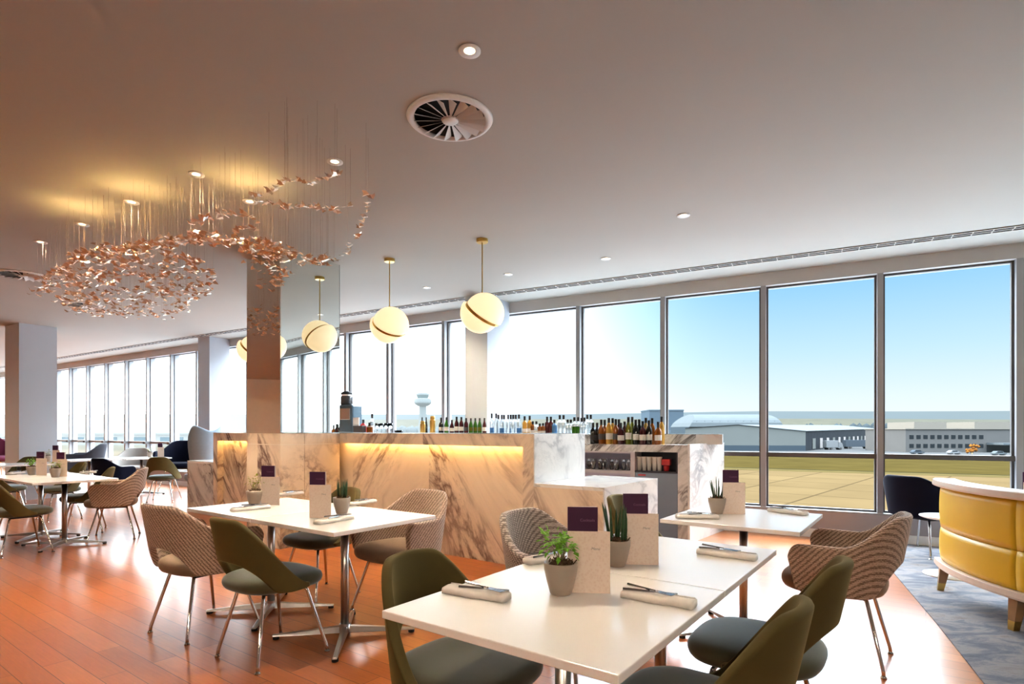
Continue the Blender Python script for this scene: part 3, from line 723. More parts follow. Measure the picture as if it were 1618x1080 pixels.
# right cluster of whiskies on the counter itself
wl = [(937, .12, .285, 'spirit', 'b_black', 'label_dark', 'black bottle at the left end of the whisky cluster'),
      (943.5, .2, .285, 'spirit', 'b_black', 'label_dark', 'black bottle second from the left in the whisky cluster'),
      (950, .12, .325, 'spirit', 'b_amber', 'label_dark', 'amber bottle with dark label, third in the whisky cluster'),
      (955.5, .2, .325, 'spirit', 'b_amber', 'label_dark', 'amber bottle with dark label, fourth in the whisky cluster'),
      (962, .12, .345, 'wine', 'b_gold', 'paper', 'golden bottle with cream label, left half of the whisky cluster'),
      (968, .22, .345, 'wine', 'b_gold', 'paper', 'second golden bottle standing behind the cream labelled one'),
      (973, .12, .33, 'spirit', 'b_amber', 'label_dark', 'dark amber bottle in the middle of the whisky cluster'),
      (978, .25, .33, 'wine', 'b_red', 'label_dark', 'dark red bottle behind the middle of the whisky cluster'),
      (981, .10, .28, 'squat', 'b_red', 'paper', 'squat dark red bottle with a large cream label'),
      (987, .24, .30, 'wine', 'b_red', 'label_dark', 'dark red bottle behind the squat cream labelled bottle'),
      (993, .12, .355, 'wine', 'b_olive', 'paper', 'tall olive green wine bottle with pale label'),
      (999, .24, .36, 'wine', 'b_olive', None, 'tall olive bottle behind the pale labelled wine bottle'),
      (1004.5, .10, .32, 'wine', 'b_black', 'paper', 'black bottle with white label, right of the olive bottles'),
      (1010, .2, .325, 'wine', 'b_black', None, 'black bottle behind and right of the white labelled black one'),
      (1015.5, .10, .30, 'squat', 'b_red', 'paper', 'dark bottle with a white label and black emblem'),
      (1020.5, .24, .345, 'wine', 'b_gold', None, 'golden bottle rising behind the emblem labelled bottle'),
      (1025.5, .12, .31, 'wine', 'b_black', 'paper', 'black bottle with small white label near the cluster end'),
      (1030.5, .24, .34, 'wine', 'b_amber', None, 'amber bottle rising behind the small white labelled bottle'),
      (1040, .12, .29, 'squat', 'b_amber', 'paper', 'broad amber bottle at the right end of the whisky cluster'),
      (1045.5, .26, .36, 'wine', 'b_gold', None, 'tall golden bottle behind the right end of the whisky cluster')]
for px, b_, h, kind, gm, lm, lab in wl:
    bottle(on_back(px, b_, CT), kind, gm, lab, 'whisky bottles on the back counter', h=h * .93, r=.036, label_m=lm)
# tumblers and cups on the shelves
for i in range(11):
    a = a996 + .05 + i * .075
    t = empty('tumbler', toW(a, .10 + .05 * (i % 2), .80), 0, '%s clear tumbler from the right on the glass shelf under the back counter' % ORD[i], 'glass', 'tumblers on the glass shelf')
    MB().lathe([(0, .006), (.024, .006), (.029, .13), (.031, .13), (.027, 0), (0, 0)], 14).build('bowl', M['glassclear'], t, smooth=True)
for i, px in enumerate((1010.5, 1018, 1026, 1034, 1042)):
    t = tag(MB().lathe([(0, 0), (.024, 0), (.03, .155), (.033, .156), (.033, .165), (.028, .165), (.023, .01), (0, .01)], 16).build('paper_cup_stack', M['cup'], loc=on_back(px, .10, .805), smooth=True),
            '%s cream paper cup stack from the left in the dark niche' % ORD[i], 'cups', 'paper cup stacks in the niche')
t = tag(MB().b(-.05, .05, -.04, .04, .07, .14).lathe([(0, 0), (.03, 0), (.034, .065), (0, .065)], 14).build('red_box', M['red'], loc=on_back(1053, .12, .805), rot=rzb, bevel=.004), 'small red box in the dark niche right of the cups', 'box')
# coffee corner
cm = empty('coffee_grinder', on_back(552, .255, LEDGE), rzb, 'blue grey coffee machine with a smoked round hopper', 'coffee machine')
MB().b(-.17, .17, -.12, .12, 0, .46).build('body', M['coffee'], cm, bevel=.03)
MB().b(-.13, .13, sgb * -.122 - .006, sgb * -.122 + .006, .22, .40).build('front_panel', M['steel'], cm, bevel=.01)
MB().lathe([(0, 0), (.085, 0), (.095, .02), (.095, .13), (.085, .145), (0, .145)], 24).build('hopper', M['smoke'], cm, smooth=True, loc=(.06, 0, .46))
MB().lathe([(0, .0), (.09, .0), (.085, .03), (.03, .055), (0, .057)], 24).build('hopper_lid', M['black'], cm, smooth=True, loc=(.06, 0, .63))
MB().lathe([(0, 0), (.082, 0), (.082, .025), (0, .025)], 24).build('hopper_ring', M['laminate'], cm, loc=(.06, 0, .605))
bt = .10
tb = empty('napkin_dispenser', on_back(566, .08, CT), rzb, 'dark box with a white card standing in it beside the coffee machine', 'box')
MB().b(-.12, .06, -.045, .045, 0, .24).build('box', M['framedark'], tb, bevel=.004)
MB().b(-.02, .10, -.01, .01, .241, .37).build('card', M['whitecard'], tb)
bottle(on_back(574, .22, LEDGE), 'squat', 'red', 'red bottle with black stopper beside the coffee machine', G, h=.22, r=.042, label_m=None)
bottle(on_back(584, .16, LEDGE), 'squat', 'b_amber', 'amber bottle with white collar right of the red bottle', G, h=.17, r=.042, label_m='paper', labh=(.6, .66))
bottle(on_back(588, .26, LEDGE), 'spirit', 'b_clear', 'tall pale bottle with a black pourer right of the amber bottle', G, h=.31, r=.035, label_m='paper')
for i, px in enumerate((596, 603, 610, 617)):
    t = empty('stem_glass', on_back(px, .2 + .05 * (i % 2), LEDGE), 0, '%s small stem glass from the left among the coffee side glassware' % ORD[i], 'glass', 'stem glasses beside the coffee machine')
    MB().lathe([(0, .07), (.02, .075), (.035, .10), (.036, .16), (.033, .16), (.030, .1), (0, .082)], 14).build('bowl', M['glassclear'], t, smooth=True)
    MB().lathe([(0, 0), (.03, 0), (.028, .004), (.005, .01), (.005, .07), (0, .07)], 14).build('foot', M['glassclear'], t, smooth=True)
t = tag(MB().lathe([(0, 0), (.05, 0), (.07, .05), (.066, .05), (.046, .006), (0, .006)], 18).build('garnish_bowl', M['glassclear'], loc=on_back(630, .2, LEDGE), smooth=True), 'low glass bowl between the stem glasses and the brass shakers', 'bowl')
def shaker(pos, h, lab):
    t = empty('cocktail_shaker', pos, 0, lab, 'shaker', 'brass cocktail shakers')
    MB().lathe([(0, 0), (.036, 0), (.04, .01), (.042, h * .75), (.036, h * .8), (0, h * .8)], 18).build('cup', M['brass'], t, smooth=True)
    MB().lathe([(0, h * .8), (.036, h * .8), (.034, h), (0, h)], 18).build('lid', M['brass'], t, smooth=True)
shaker(on_back(668, .22, LEDGE), .19, 'shorter brass shaker left of the taller one')
shaker(on_back(683.5, .22, LEDGE), .26, 'taller brass shaker beside the dark bottles')
for i, px in enumerate((667, 673.5)):
    bottle(on_back(px, .30, LEDGE), 'beer', 'b_black', '%s slim black topped bottle behind the shorter brass shaker' % ('left' if i == 0 else 'right'), G, h=.245, r=.02, label_m=None)

# ---------------------------------------------------------------- globe lamps
def make_globe():
    r = empty('globe_pendant', (0, 0, 0), 0, 'x', 'pendant lamp', 'split globe pendants over the bar')
    MB().lathe([(0, -.035), (.055, -.035), (.06, -.03), (.06, 0), (0, 0)], 28).build('ceiling_rose', M['brass'], r, smooth=False)
    zc = -.76; Rr = .205
    MB().lathe([(.006, zc + Rr), (.006, -.03)], 10).build('rod', M['brass'], r, smooth=True)
    ax_ = Vector((.55, -.38, .74)).normalized()
    q = Vector((0, 0, 1)).rotation_difference(ax_).to_matrix()
    sh = q @ Vector((1, 0, 0)); 
    slide = Vector((.80, 0, -.60)); slide = (slide - ax_ * slide.dot(ax_)).normalized() * .035
    for sgn in (1, -1):
        m = MB(); prof = []
        nseg = 12
        for k in range(nseg + 1):
            a = PI / 2 * k / nseg
            prof.append((Rr * math.cos(a) if k < nseg else 0, Rr * math.sin(a)))
        prof = [(0, 0)] + prof
        tmp = MB().lathe(prof, 40)
        vs = []
        for v in tmp.v:
            w = Vector(v); w.z *= sgn; w.z += sgn * .015
            vs.append(q @ w + slide * (.5 * sgn) + Vector((0, 0, zc)))
        fs = tmp.f if sgn > 0 else [tuple(reversed(f)) for f in tmp.f]
        m.add(vs, fs); o = m.build('opal_half', M['globe'], r, smooth=True)
        for p in o.data.polygons: pass
    tmp = MB().lathe([(0, -.015), (Rr * .985, -.015), (Rr * .985, .015), (0, .015)], 44)
    MB().add([q @ Vector(v) + Vector((0, 0, zc)) + slide * .25 for v in tmp.v], tmp.f).build('brass_band', M['brass'], r)
    return r
g0 = make_globe()
gp1 = fl(762, 378, CEIL); gp2 = fl(615.5, 409, CEIL)
g0.location = gp1; g0['label'] = 'glowing split globe pendant nearest the camera, right of the two over the bar'
copy_tree(g0, gp2, -.35, 'glowing split globe pendant in the middle, left of the nearest one')
gp4 = Vector(((400 - CXP) / FPX * 8.45, 8.45, CEIL))
copy_tree(g0, gp4, .3, 'glowing split globe pendant half hidden left of the mirrored column')
globes = [gp1, gp2, gp4]

# ---------------------------------------------------------------- glass sculpture
sculp = empty('hanging_sculpture', fl(260, 400, CEIL), 0, 'swirling copper glass sculpture of many small winged pieces hung on wires', 'sculpture')
SO = sculp.location.copy()
pieces = []
def add_piece(px, py, z=None):
    z = z if z is not None else 2.80 + rnd.uniform(-.05, .05)
    p = fl(px, py, z); pieces.append(p)
def strand(pts, n, jx, jy, z=None):
    tot = [0]
    for a, b_ in zip(pts, pts[1:]): tot.append(tot[-1] + math.dist(a, b_))
    for i in range(n):
        d = tot[-1] * (i + rnd.uniform(.1, .9)) / n
        for k in range(len(pts) - 1):
            if d <= tot[k + 1]:
                t = (d - tot[k]) / (tot[k + 1] - tot[k]); a, b_ = pts[k], pts[k + 1]
                add_piece(a[0] + (b_[0] - a[0]) * t + rnd.gauss(0, jx), a[1] + (b_[1] - a[1]) * t + rnd.gauss(0, jy), z); break
strand([(424, 302), (445, 292), (450, 282), (490, 292), (502, 284), (540, 275)], 26, 2, 2)
strand([(398, 312), (420, 318), (445, 325), (495, 326), (520, 332), (550, 330)], 34, 3, 3)
strand([(298, 357), (330, 345), (360, 336), (385, 338), (408, 347)], 26, 2, 3)
strand([(376, 359), (405, 363)], 8, 2, 1)
strand([(205, 402), (250, 384), (320, 377), (400, 384), (440, 396), (480, 408), (528, 411)], 230, 6, 6)
strand([(528, 411), (550, 400), (560, 380), (574, 352), (582, 325), (584, 304)], 22, 3, 2)
strand([(400, 390), (430, 410), (440, 440), (432, 455)], 110, 15, 7)
def lens(n):
    # bowl shaped cloud: a ring with a tail
    c = 0
    while c < n:
        a = rnd.uniform(0, 2 * PI); rr = math.sqrt(rnd.uniform(.02, 1))
        px = 205 + 140 * rr * math.cos(a); py = 447 + 50 * rr * math.sin(a) + (px - 205) * -.05
        add_piece(px, py, 2.75 + rnd.uniform(-.09, .09)); c += 1
lens(560)
strand([(60, 466), (75, 440), (110, 410), (160, 395), (215, 392)], 90, 7, 5, None)
strand([(115, 488), (160, 497), (230, 494), (262, 496), (300, 485)], 100, 8, 4)
def piece_mesh(m, p, s, rng):
    R = Matrix.Rotation(rng.uniform(0, 6.28), 3, 'Z') @ Matrix.Rotation(rng.uniform(-.45, .45), 3, 'X') @ Matrix.Rotation(rng.uniform(-.5, .5), 3, 'Y')
    b1 = rng.uniform(.2, .8)
    pts = [(0, -.5, 0), (0, .55, 0), (.28, .30, b1 * .25), (.75, .45, b1 * .55), (.55, -.12, b1 * .4), (.2, -.35, b1 * .12),
           (-.28, .30, b1 * .25), (-.75, .45, b1 * .55), (-.55, -.12, b1 * .4), (-.2, -.35, b1 * .12)]
    fs = [(0, 5, 4, 2, 1), (4, 3, 2), (1, 6, 8, 9, 0), (6, 7, 8)]
    m.add([R @ (Vector(q) * s) + (p - SO) for q in pts], fs)
# the 100 showing largest become parts of their own
order = sorted(range(len(pieces)), key=lambda i: pieces[i].y)
big = set(order[:100])
restA, restB = MB(), MB()
for i in order:
    p = pieces[i]; s = rnd.uniform(.033, .052)
    if i in big:
        m = MB(); piece_mesh(m, p, s, rnd); m.build('winged_glass', M['copperglass'] if rnd.random() < .62 else M['clearshard'], sculp)
    else:
        piece_mesh(restA, p, s * 1.15, rnd)
o = restA.build('winged_glass_swarm', M['copperglass'], sculp); o['kind'] = 'stuff'
m = MB()
for i in order[::3]:
    p = pieces[i]
    m.tube([p - SO, Vector((p.x - SO.x, p.y - SO.y, -.001))],   .0006, 3, caps=False)
o = m.build('suspension_wires', M['wire'], sculp); o['kind'] = 'stuff'

# ---------------------------------------------------------------- chairs
def sm(t): t = max(0, min(1, t)); return t * t * (3 - 2 * t)
def shell_side():
    m = MB(); NT, NV = 44, 12
    vs = []
    for i in range(NT + 1):
        ph = math.radians(-102 + 204 * i / NT); ap = abs(math.degrees(ph))
        z1 = .815 - .365 * sm((ap - 25) / 77) ** .92
        z1 -= .012 * (ap / 40) ** 2 if ap < 40 else .012
        e = ap / 58
        z0 = .405 + (.170 * (1 - e ** 2.6) if e < 1 else 0)
        if ap > 80: z0 = .405 + .012 * (ap - 80) / 22
        for j in range(NV + 1):
            z = z0 + (z1 - z0) * j / NV
            x = .262 * math.sin(ph); y = -.245 * math.cos(ph) + .015
            y -= .21 * (z - .44) * max(0, math.cos(ph)) ** .6
            x *= 1.0
            vs.append((x, y, z))
    fs = [(i * (NV + 1) + j, (i + 1) * (NV + 1) + j, (i + 1) * (NV + 1) + j + 1, i * (NV + 1) + j + 1) for i in range(NT) for j in range(NV)]
    return m.add(vs, fs)
def shell_arm(cut=True):
    m = MB(); NT, NV = 56, 12
    vs = []
    for i in range(NT + 1):
        t = -1 + 2 * i / NT; at = abs(t); sg = 1 if t >= 0 else -1
        if at <= .60:
            ph = at / .60 * PI / 2; x = .285 * math.sin(ph) ** .92 * sg; y = -.25 * math.cos(ph); cb = math.cos(ph)
        else:
            u = (at - .60) / .40; x = sg * (.285 + .012 * u); y = .225 * u; cb = 0
        z1 = .835 - .165 * sm((at - .15) / .40)
        if at > .86: z1 -= .075 * ((at - .86) / .14) ** 2.6
        e = at / .30
        z0 = .40 + ((.17 if cut else 0) * (1 - e ** 2.6) if e < 1 else 0)
        if at > .85: z0 = .40 + .03 * ((at - .85) / .15) ** 2
        for j in range(NV + 1):
            z = z0 + (z1 - z0) * j / NV
            yy = y - .17 * (z - .44) * cb ** .7 if cb > 0 else y
            xx = x * (1 + .42 * max(0, z - .46) * (1 - .45 * cb))
            if at > .8: yy -= .20 * ((at - .8) / .2) * max(0, .64 - z)
            vs.append((xx, yy, z))
    fs = [(i * (NV + 1) + j, (i + 1) * (NV + 1) + j, (i + 1) * (NV + 1) + j + 1, i * (NV + 1) + j + 1) for i in range(NT) for j in range(NV)]
    return m.add(vs, fs)
def seat_mesh(hw, hd, cy, top=.478, th=.085):
    m = MB(); n = 32; rows = [(.0, top + .004), (.55, top + .003), (.82, top - .002), (.945, top - .012), (1.0, top - .034), (.985, top - th * .72), (.90, top - th), (.5, top - th - .002), (0, top - th - .002)]
    vs = []; idx = []
    for s, z in rows:
        if s == 0: idx.append([len(vs)]); vs.append((0, cy, z)); continue
        row = []
        for k in range(n):
            w = 2 * PI * k / n; c, sn = math.cos(w), math.sin(w); ex = 2 / 3.0
            x = hw * s * abs(c) ** ex * (1 if c >= 0 else -1); y = hd * s * abs(sn) ** ex * (1 if sn >= 0 else -1)
            x *= 1 + .06 * (y / hd)
            row.append(len(vs)); vs.append((x, cy + y, z))
        idx.append(row)
    fs = []
    for A, B in zip(idx, idx[1:]):
        for k in range(n):
            if len(A) == 1: fs.append((A[0], B[k], B[(k + 1) % n]))
            elif len(B) == 1: fs.append((A[k], B[0], A[(k + 1) % n]))
            else: fs.append((A[k], B[k], B[(k + 1) % n], A[(k + 1) % n]))
    return m.add(vs, fs)
def legs(root, rear, front, ry, fy, mat):
    for (hx, y) in ((-rear, ry), (rear, ry), (-front, fy), (front, fy)):
        sx = 1 if hx > 0 else -1; sy = 1 if y > 0 else -1
        tx, ty = abs(hx) * .62, abs(y) * .60
        pts = [(sx * tx * .45, sy * ty * .55, .386), (sx * tx * .8, sy * ty * .85, .386), (sx * tx * .95, sy * ty * .97, .380), (sx * tx * 1.04, sy * ty * 1.05, .362), (hx * .985, y * .985, .04), (hx, y, .010)]
        lg = MB().tube(pts, [.0105, .0105, .0105, .0105, .0095, .0095], 10).build('leg', mat, root, smooth=True)
        MB().lathe([(0, 0), (.015, 0), (.016, .006), (.010, .014), (0, .014)], 12, c=(hx, y, 0)).build('glide', mat, lg)
def make_side(name, lab, fab, seatfab, grp):
    r = empty(name, (0, 0, 0), 0, lab, 'chair', grp)
    shell_side().build('backrest', fab, r, smooth=True, solid=.038, sub=1)
    seat_mesh(.245, .245, .005).build('seat', seatfab, r, smooth=True, sub=1, recalc=True)
    MB().b(-.13, .13, -.12, .12, .375, .392).build('seat_frame', M['black'], r, bevel=.006)
    legs(r, .205, .235, -.205, .205, M['chrome'])
    return r
def make_arm(name, lab, fab, seatfab, grp, cut=True):
    r = empty(name, (0, 0, 0), 0, lab, 'chair', grp)
    shell_arm(cut).build('backrest', fab, r, smooth=True, solid=.042, sub=1)
    seat_mesh(.255, .265, .035, top=.482, th=.10).build('seat', seatfab, r, smooth=True, sub=1, recalc=True)
    MB().b(-.14, .14, -.13, .13, .368, .383).build('seat_frame', M['black'], r, bevel=.006)
    legs(r, .205, .25, -.22, .23, M['chrome'])
    return r
def face(dx, dy): return math.atan2(-dx, dy)
GV, GT_ = 'olive velvet side chairs', 'woven tweed armchairs'
fV, fU, fnV, fnU = face(VA.x, VA.y), face(UA.x, UA.y), face(-VA.x, -VA.y), face(-UA.x, -UA.y)
TF = Vector((.405, 2.15, 0)); TM = Vector((-1.38, 3.81, 0)); TR = Vector((1.458, 3.586, 0)); TL = Vector((-5.36, 6.64, 0))
side0 = make_side('side_chair', 'olive velvet side chair seen from behind, nearest the camera at the middle table', M['olive'], M['oliveseat'], GV)
side0.location = (-1.383, 3.276, 0); side0.rotation_euler = (0, 0, face(.24, .334))
S = [((-1.50, 4.46), fnV, 'olive velvet side chair between the middle table and the bar'),
     ((-.165, 2.035), fU, 'large olive velvet side chair tucked under the left side of the nearest table'),
     ((.965, 2.235), fnU, 'olive velvet side chair right of the nearest table, its whole seat in view'),
     ((.545, 1.715), fnU, 'olive velvet side chair cut by the bottom edge of the picture'),
     ((.98, 3.97), fU, 'olive velvet side chair mostly hidden behind the menu cards, near the low bar counter'),
     ((-5.15, 5.98), fV, 'olive velvet side chair at the near side of the far left table'),
     ((-5.42, 7.22), face(-.85, -.5), 'olive velvet side chair on the window side of the far left table'),
     ((-6.55, 8.25), fnV, 'olive velvet side chair seen between the pillars of the far left tables'),
     ((-6.33, 10.35), face(-.25, .95), 'dark olive side chair seen from behind, left of the low marble counter'),
     ((-8.62, 9.98), face(.1, -1), 'dark olive side chair behind the plant at the far left edge'),
     ((-7.45, 8.35), face(.5, .85), 'dark olive side chair cut by the left edge of the picture')]
for (xy, rz, lab) in S: copy_tree(side0, (xy[0], xy[1], 0), rz, lab, GV)
arm0 = make_arm('arm_chair', 'tweed armchair seen from behind at the left of the middle table', M['tweed'], M['taupe'], GT_)
arm0.location = (-2.005, 3.695, 0); arm0.rotation_euler = (0, 0, face(.23, .39))
sw = {M['tweed']: M['tweedpale']}
A = [((-.80, 4.08), face(-.62, -.78), 'tweed armchair at the bar side of the middle table, right corner', None),
     ((.27, 3.05), fU, 'grey tweed armchair with its back against the marble bar, behind the nearest table', sw),
     ((1.87, 3.237), face(-.79, .61), 'tweed armchair in front of the blue carpet at the right table', None),
     ((-4.75, 6.82), face(-.9, -.44), 'tan tweed armchair at the right end of the far left table', None)]
for (xy, rz, lab, s_) in A: copy_tree(arm0, (xy[0], xy[1], 0), rz, lab, GT_, swap=s_)
nav0 = make_arm('tub_chair', 'navy velvet tub chair by the window behind the yellow sofa', M['navy'], M['navy'], 'dark tub chairs', cut=False)
nav0.location = (4.30, 5.92, 0.006); nav0.rotation_euler = (0, 0, face(.93, .30)); nav0.scale = (1.12, 1.12, .98)
FC = 'lounge chairs at the far left windows'
copy_tree(nav0, (-7.05, 12.1, 0), face(.2, -1), 'navy tub chair beside the blue wing chair at the far left windows', FC, scale=1.28)
copy_tree(nav0, (-7.25, 10.35, 0), face(.3, .9), 'navy tub chair with its back to us, right of the tan tweed armchair', FC, scale=.95)
copy_tree(nav0, (-8.85, 11.75, 0), face(-.8, -.4), 'slate grey lounge chair just right of the big white pillar', FC, scale=1.22, swap={M['navy']: M['slate']})
copy_tree(nav0, (-8.25, 12.4, 0), face(.3, -1), 'warm grey tub chair behind a small white table at the far left windows', FC, scale=1.08, swap={M['navy']: M['greyfab']})
copy_tree(nav0, (-13.0, 14.4, 0), face(1, -.3), 'plum tub chair seen left of the big white pillar', FC, scale=1.35, swap={M['navy']: M['plum']})
# wing chair
wg = empty('wing_chair', (-6.15, 11.25, 0), face(-.75, .55), 'tall blue grey wing chair rising beside the left end of the bar', 'chair'); wg.scale = (.85, .85, 1)
m = MB(); NT, NV = 30, 12; vs = []
for i in range(NT + 1):
    t = -1 + 2 * i / NT; at = abs(t); ph = t * 1.75
    z1 = 1.38 - .10 * (1 - sm(at / .55)) - .85 * sm((at - .62) / .38)
    for j in range(NV + 1):
        z = .30 + (z1 - .30) * j / NV
        rr = .17 + .20 * sm((z - .35) / .9)
        vs.append((rr * math.sin(ph), -rr * math.cos(ph) - .16 * (z - .4) * (1 if at < .7 else .6), z))
m.add(vs, [(i * (NV + 1) + j, (i + 1) * (NV + 1) + j, (i + 1) * (NV + 1) + j + 1, i * (NV + 1) + j + 1) for i in range(NT) for j in range(NV)])
m.build('wing_shell', M['bluegrey'], wg, smooth=True, solid=.05, sub=1)
seat_mesh(.29, .29, .03, top=.44, th=.14).build('seat', M['bluegrey'], wg, smooth=True, recalc=True)
MB().tube([(0, 0, .30), (0, 0, .06)], .03, 12).build('pedestal', M['chrome'], wg, smooth=True)
MB().lathe([(0, 0), (.27, 0), (.27, .008), (.05, .03), (.03, .07), (0, .07)], 28).build('base', M['chrome'], wg, smooth=True)

# ---------------------------------------------------------------- tables
def make_table(lab, w=.80, d=.80):
    r = empty('bistro_table', (0, 0, 0), UROT, lab, 'table', 'white square bistro tables')
    MB().b(-w / 2, w / 2, -d / 2, d / 2, .716, .74).build('table_top', M['laminate'], r, bevel=.003)
    MB().b(-.16, .16, -.16, .16, .706, .7155).build('top_plate', M['black'], r)
    MB().tube([(0, 0, .05), (0, 0, .706)], .026, 16).build('column', M['steel'], r, smooth=True)
    MB().lathe([(0, .02), (.035, .02), (.04, .035), (.032, .075), (0, .075)], 16).build('collar', M['steel'], r, smooth=True)
    for k in range(4):
        a = PI / 4 + k * PI / 2; R = Matrix.Rotation(a, 3, 'Z')
        m = MB()
        pr = [(.02, .024, .022, .062), (.20, .020, .018, .048), (.43, .014, .016, .028)]
        vs = []
        for x, hw, z0, z1 in pr:
            vs += [R @ Vector(v) for v in ((x, -hw, z0), (x, hw, z0), (x, hw * .7, z1), (x, -hw * .7, z1))]
        fs = [(0, 3, 2, 1), (8, 9, 10, 11)]
        for s in (0, 4):
            for q in range(4): fs.append((s + q, s + (q + 1) % 4, s + 4 + (q + 1) % 4, s + 4 + q))
        lg = m.add(vs, fs).build('leg', M['steel'], r, bevel=.003)
        p = R @ Vector((.41, 0, 0))
        MB().lathe([(0, 0), (.019, 0), (.019, .0155), (0, .0155)], 14, c=(p.x, p.y, 0)).build('foot_glide', M['black'], lg)
    return r
t0 = make_table('front half of the nearest white table, with the leafy plant', .775, .82)
t0.location = TF - VA * .412
copy_tree(t0, TF + VA * .412, UROT, 'rear half of the nearest white table, with the snake plant')
copy_tree(t0, TM - UA * .412, UROT + PI / 2, 'left half of the middle white table, with the sprigged plant')
copy_tree(t0, TM + UA * .412, UROT + PI / 2, 'right half of the middle white table, with the snake plant')
copy_tree(t0, TR, UROT, 'single white table near the window, in front of the back counter')
copy_tree(t0, TL - UA * .412, UROT + PI / 2, 'left half of the far left white table, cut by the picture edge')
copy_tree(t0, TL + UA * .412, UROT + PI / 2, 'right half of the far left white table, with the tan tweed armchair')
FTab = [((-8.05, 9.3), 'white table behind the far left table, beside the big pillar'), ((-8.0, 10.78), 'white table in front of the slate lounge chair at far left'),
        ((-7.45, 11.45), 'white table with a menu card before the warm grey tub chair')]
for xy, lab in FTab: copy_tree(t0, (xy[0], xy[1], 0), UROT, lab)
rt = empty('side_table', (3.86, 5.02, .006), 0, 'round white side table between the yellow sofa and the navy chair', 'table')
MB().lathe([(0, .50), (.20, .50), (.225, .512), (.225, .52), (0, .522)], 36).build('table_top', M['laminate'], rt, smooth=False)
MB().lathe([(.022, .02), (.020, .50)], 16).build('stem', M['laminate'], rt, smooth=True)
MB().lathe([(0, 0), (.20, 0), (.20, .008), (.05, .022), (.022, .04), (0, .04)], 36).build('base', M['laminate'], rt, smooth=True)
rt2 = empty('pedestal_table', (4.78, 5.22, .006), 0, 'round table behind the yellow sofa with a plant and purple card', 'table')
MB().lathe([(0, .58), (.30, .58), (.32, .592), (.32, .60), (0, .602)], 36).build('table_top', M['laminate'], rt2)
MB().lathe([(.03, .02), (.027, .58)], 16).build('stem', M['laminate'], rt2, smooth=True)
MB().lathe([(0, 0), (.24, 0), (.24, .008), (.06, .022), (.03, .04), (0, .04)], 36).build('base', M['laminate'], rt2, smooth=True)

# ---------------------------------------------------------------- table ware
TZ = .7405
def napkin(pa, pb, lab, lab2, z=TZ, cut='b', w=.062):
    A_, B_ = fl(pa[0], pa[1], z), fl(pb[0], pb[1], z)
    c = (A_ + B_) / 2; d = (B_ - A_); ln = min(max(d.length, .17), .25); rz = math.atan2(d.y, d.x)
    m = MB(); n = 12; vs = []; rows = []
    prof = [(-.5, .002), (-.5, .014), (-.44, .020), (-.2, .022), (.1, .023), (.38, .021), (.47, .017), (.5, .009), (.48, .001), (0, 0)]
    for i in range(n + 1):
        x = -ln / 2 + ln * i / n
        sk = .004 * math.sin(i * .9); wz = 1 + .10 * math.sin(i * 1.7)
        for (y, zz) in prof: vs.append((x, y * w + sk, zz * wz))
    k = len(prof); fs = []
    for i in range(n):
        for j in range(k): fs.append((i * k + j, i * k + (j + 1) % k, (i + 1) * k + (j + 1) % k, (i + 1) * k + j))
    fs += [tuple(range(k)), tuple(n * k + j for j in reversed(range(k)))]
    m.add(vs, fs)
    o = tag(m.build('folded_napkin', M['linen'], smooth=True, loc=c, rot=rz, recalc=True), lab, 'napkin', 'rolled linen napkins')
    m = MB(); m.b(-ln / 2 + .004, ln / 2 - .004, w * .28, w * .36, .0215, .0265); m.build('fold', M['linen'], o, bevel=.002)
    ex = (1 if cut == 'b' else -1) * ln * .12
    base = c + Vector((math.cos(rz), math.sin(rz), 0)) * ex; base.z = z + .0255
    # knife
    m = MB(); m.tube([(-.085, 0, .003), (.0, 0, .0035)], [.0045, .0038], 8); m.add([(0, -.004, .002), (.05, -.008, .002), (.085, -.004, .002), (.085, .004, .002), (0, .004, .002), (0, -.004, .0045), (.05, -.008, .003), (.085, -.004, .003), (.085, .004, .0045), (0, .004, .005)], [(0, 4, 3, 2, 1), (5, 6, 7, 8, 9), (0, 1, 6, 5), (1, 2, 7, 6), (2, 3, 8, 7), (3, 4, 9, 8), (4, 0, 5, 9)])
    tag(m.build('table_knife', M['cutlery'], loc=base, rot=rz + .22, smooth=False), 'steel table knife on ' + lab2, 'knife', 'table knives')
    m = MB(); m.tube([(-.085, 0, .003), (.02, 0, .003)], [.0045, .0025], 8); m.b(.02, .045, -.011, .011, .001, .003)
    for q in range(4): m.b(.045, .085, -.011 + q * .0062, -.011 + q * .0062 + .0033, .0012, .003)
    b2 = base + Vector((0, 0, .0065))
    tag(m.build('table_fork', M['cutlery'], loc=b2, rot=rz - .25), 'steel table fork on ' + lab2, 'fork', 'table forks')
napkin((706, 934), (802, 949), 'rolled napkin with cutlery at the front left of the nearest table', 'the napkin at the front left of the nearest table')
napkin((986, 941), (1098, 960), 'rolled napkin with cutlery at the front right of the nearest table', 'the napkin at the front right of the nearest table', cut='a')
napkin((1104, 873), (1195, 885), 'rolled napkin with cutlery at the far right of the nearest table', 'the napkin at the far right of the nearest table', cut='a')
napkin((838, 890), (880, 884), 'rolled napkin partly hidden behind the leafy plant', 'the napkin hidden behind the leafy plant')
napkin((366, 808), (424, 802), 'rolled napkin in front of the sprigged plant', 'the napkin in front of the sprigged plant')
napkin((497, 829), (556, 819), 'rolled napkin in front of the middle table snake plant', 'the napkin before the middle snake plant')
napkin((441, 784), (476, 780), 'rolled napkin on the bar side of the middle table, left', 'the napkin on the bar side of the middle table, left')
napkin((553, 799), (590, 793), 'rolled napkin behind the middle snake plant', 'the napkin behind the middle snake plant')
napkin((1067, 818), (1135, 819), 'rolled napkin left of the plant on the single window table', 'the napkin left of the window table plant')
napkin((1216, 807), (1275, 814), 'rolled napkin at the right side of the single window table', 'the napkin at the right of the window table', cut='a')
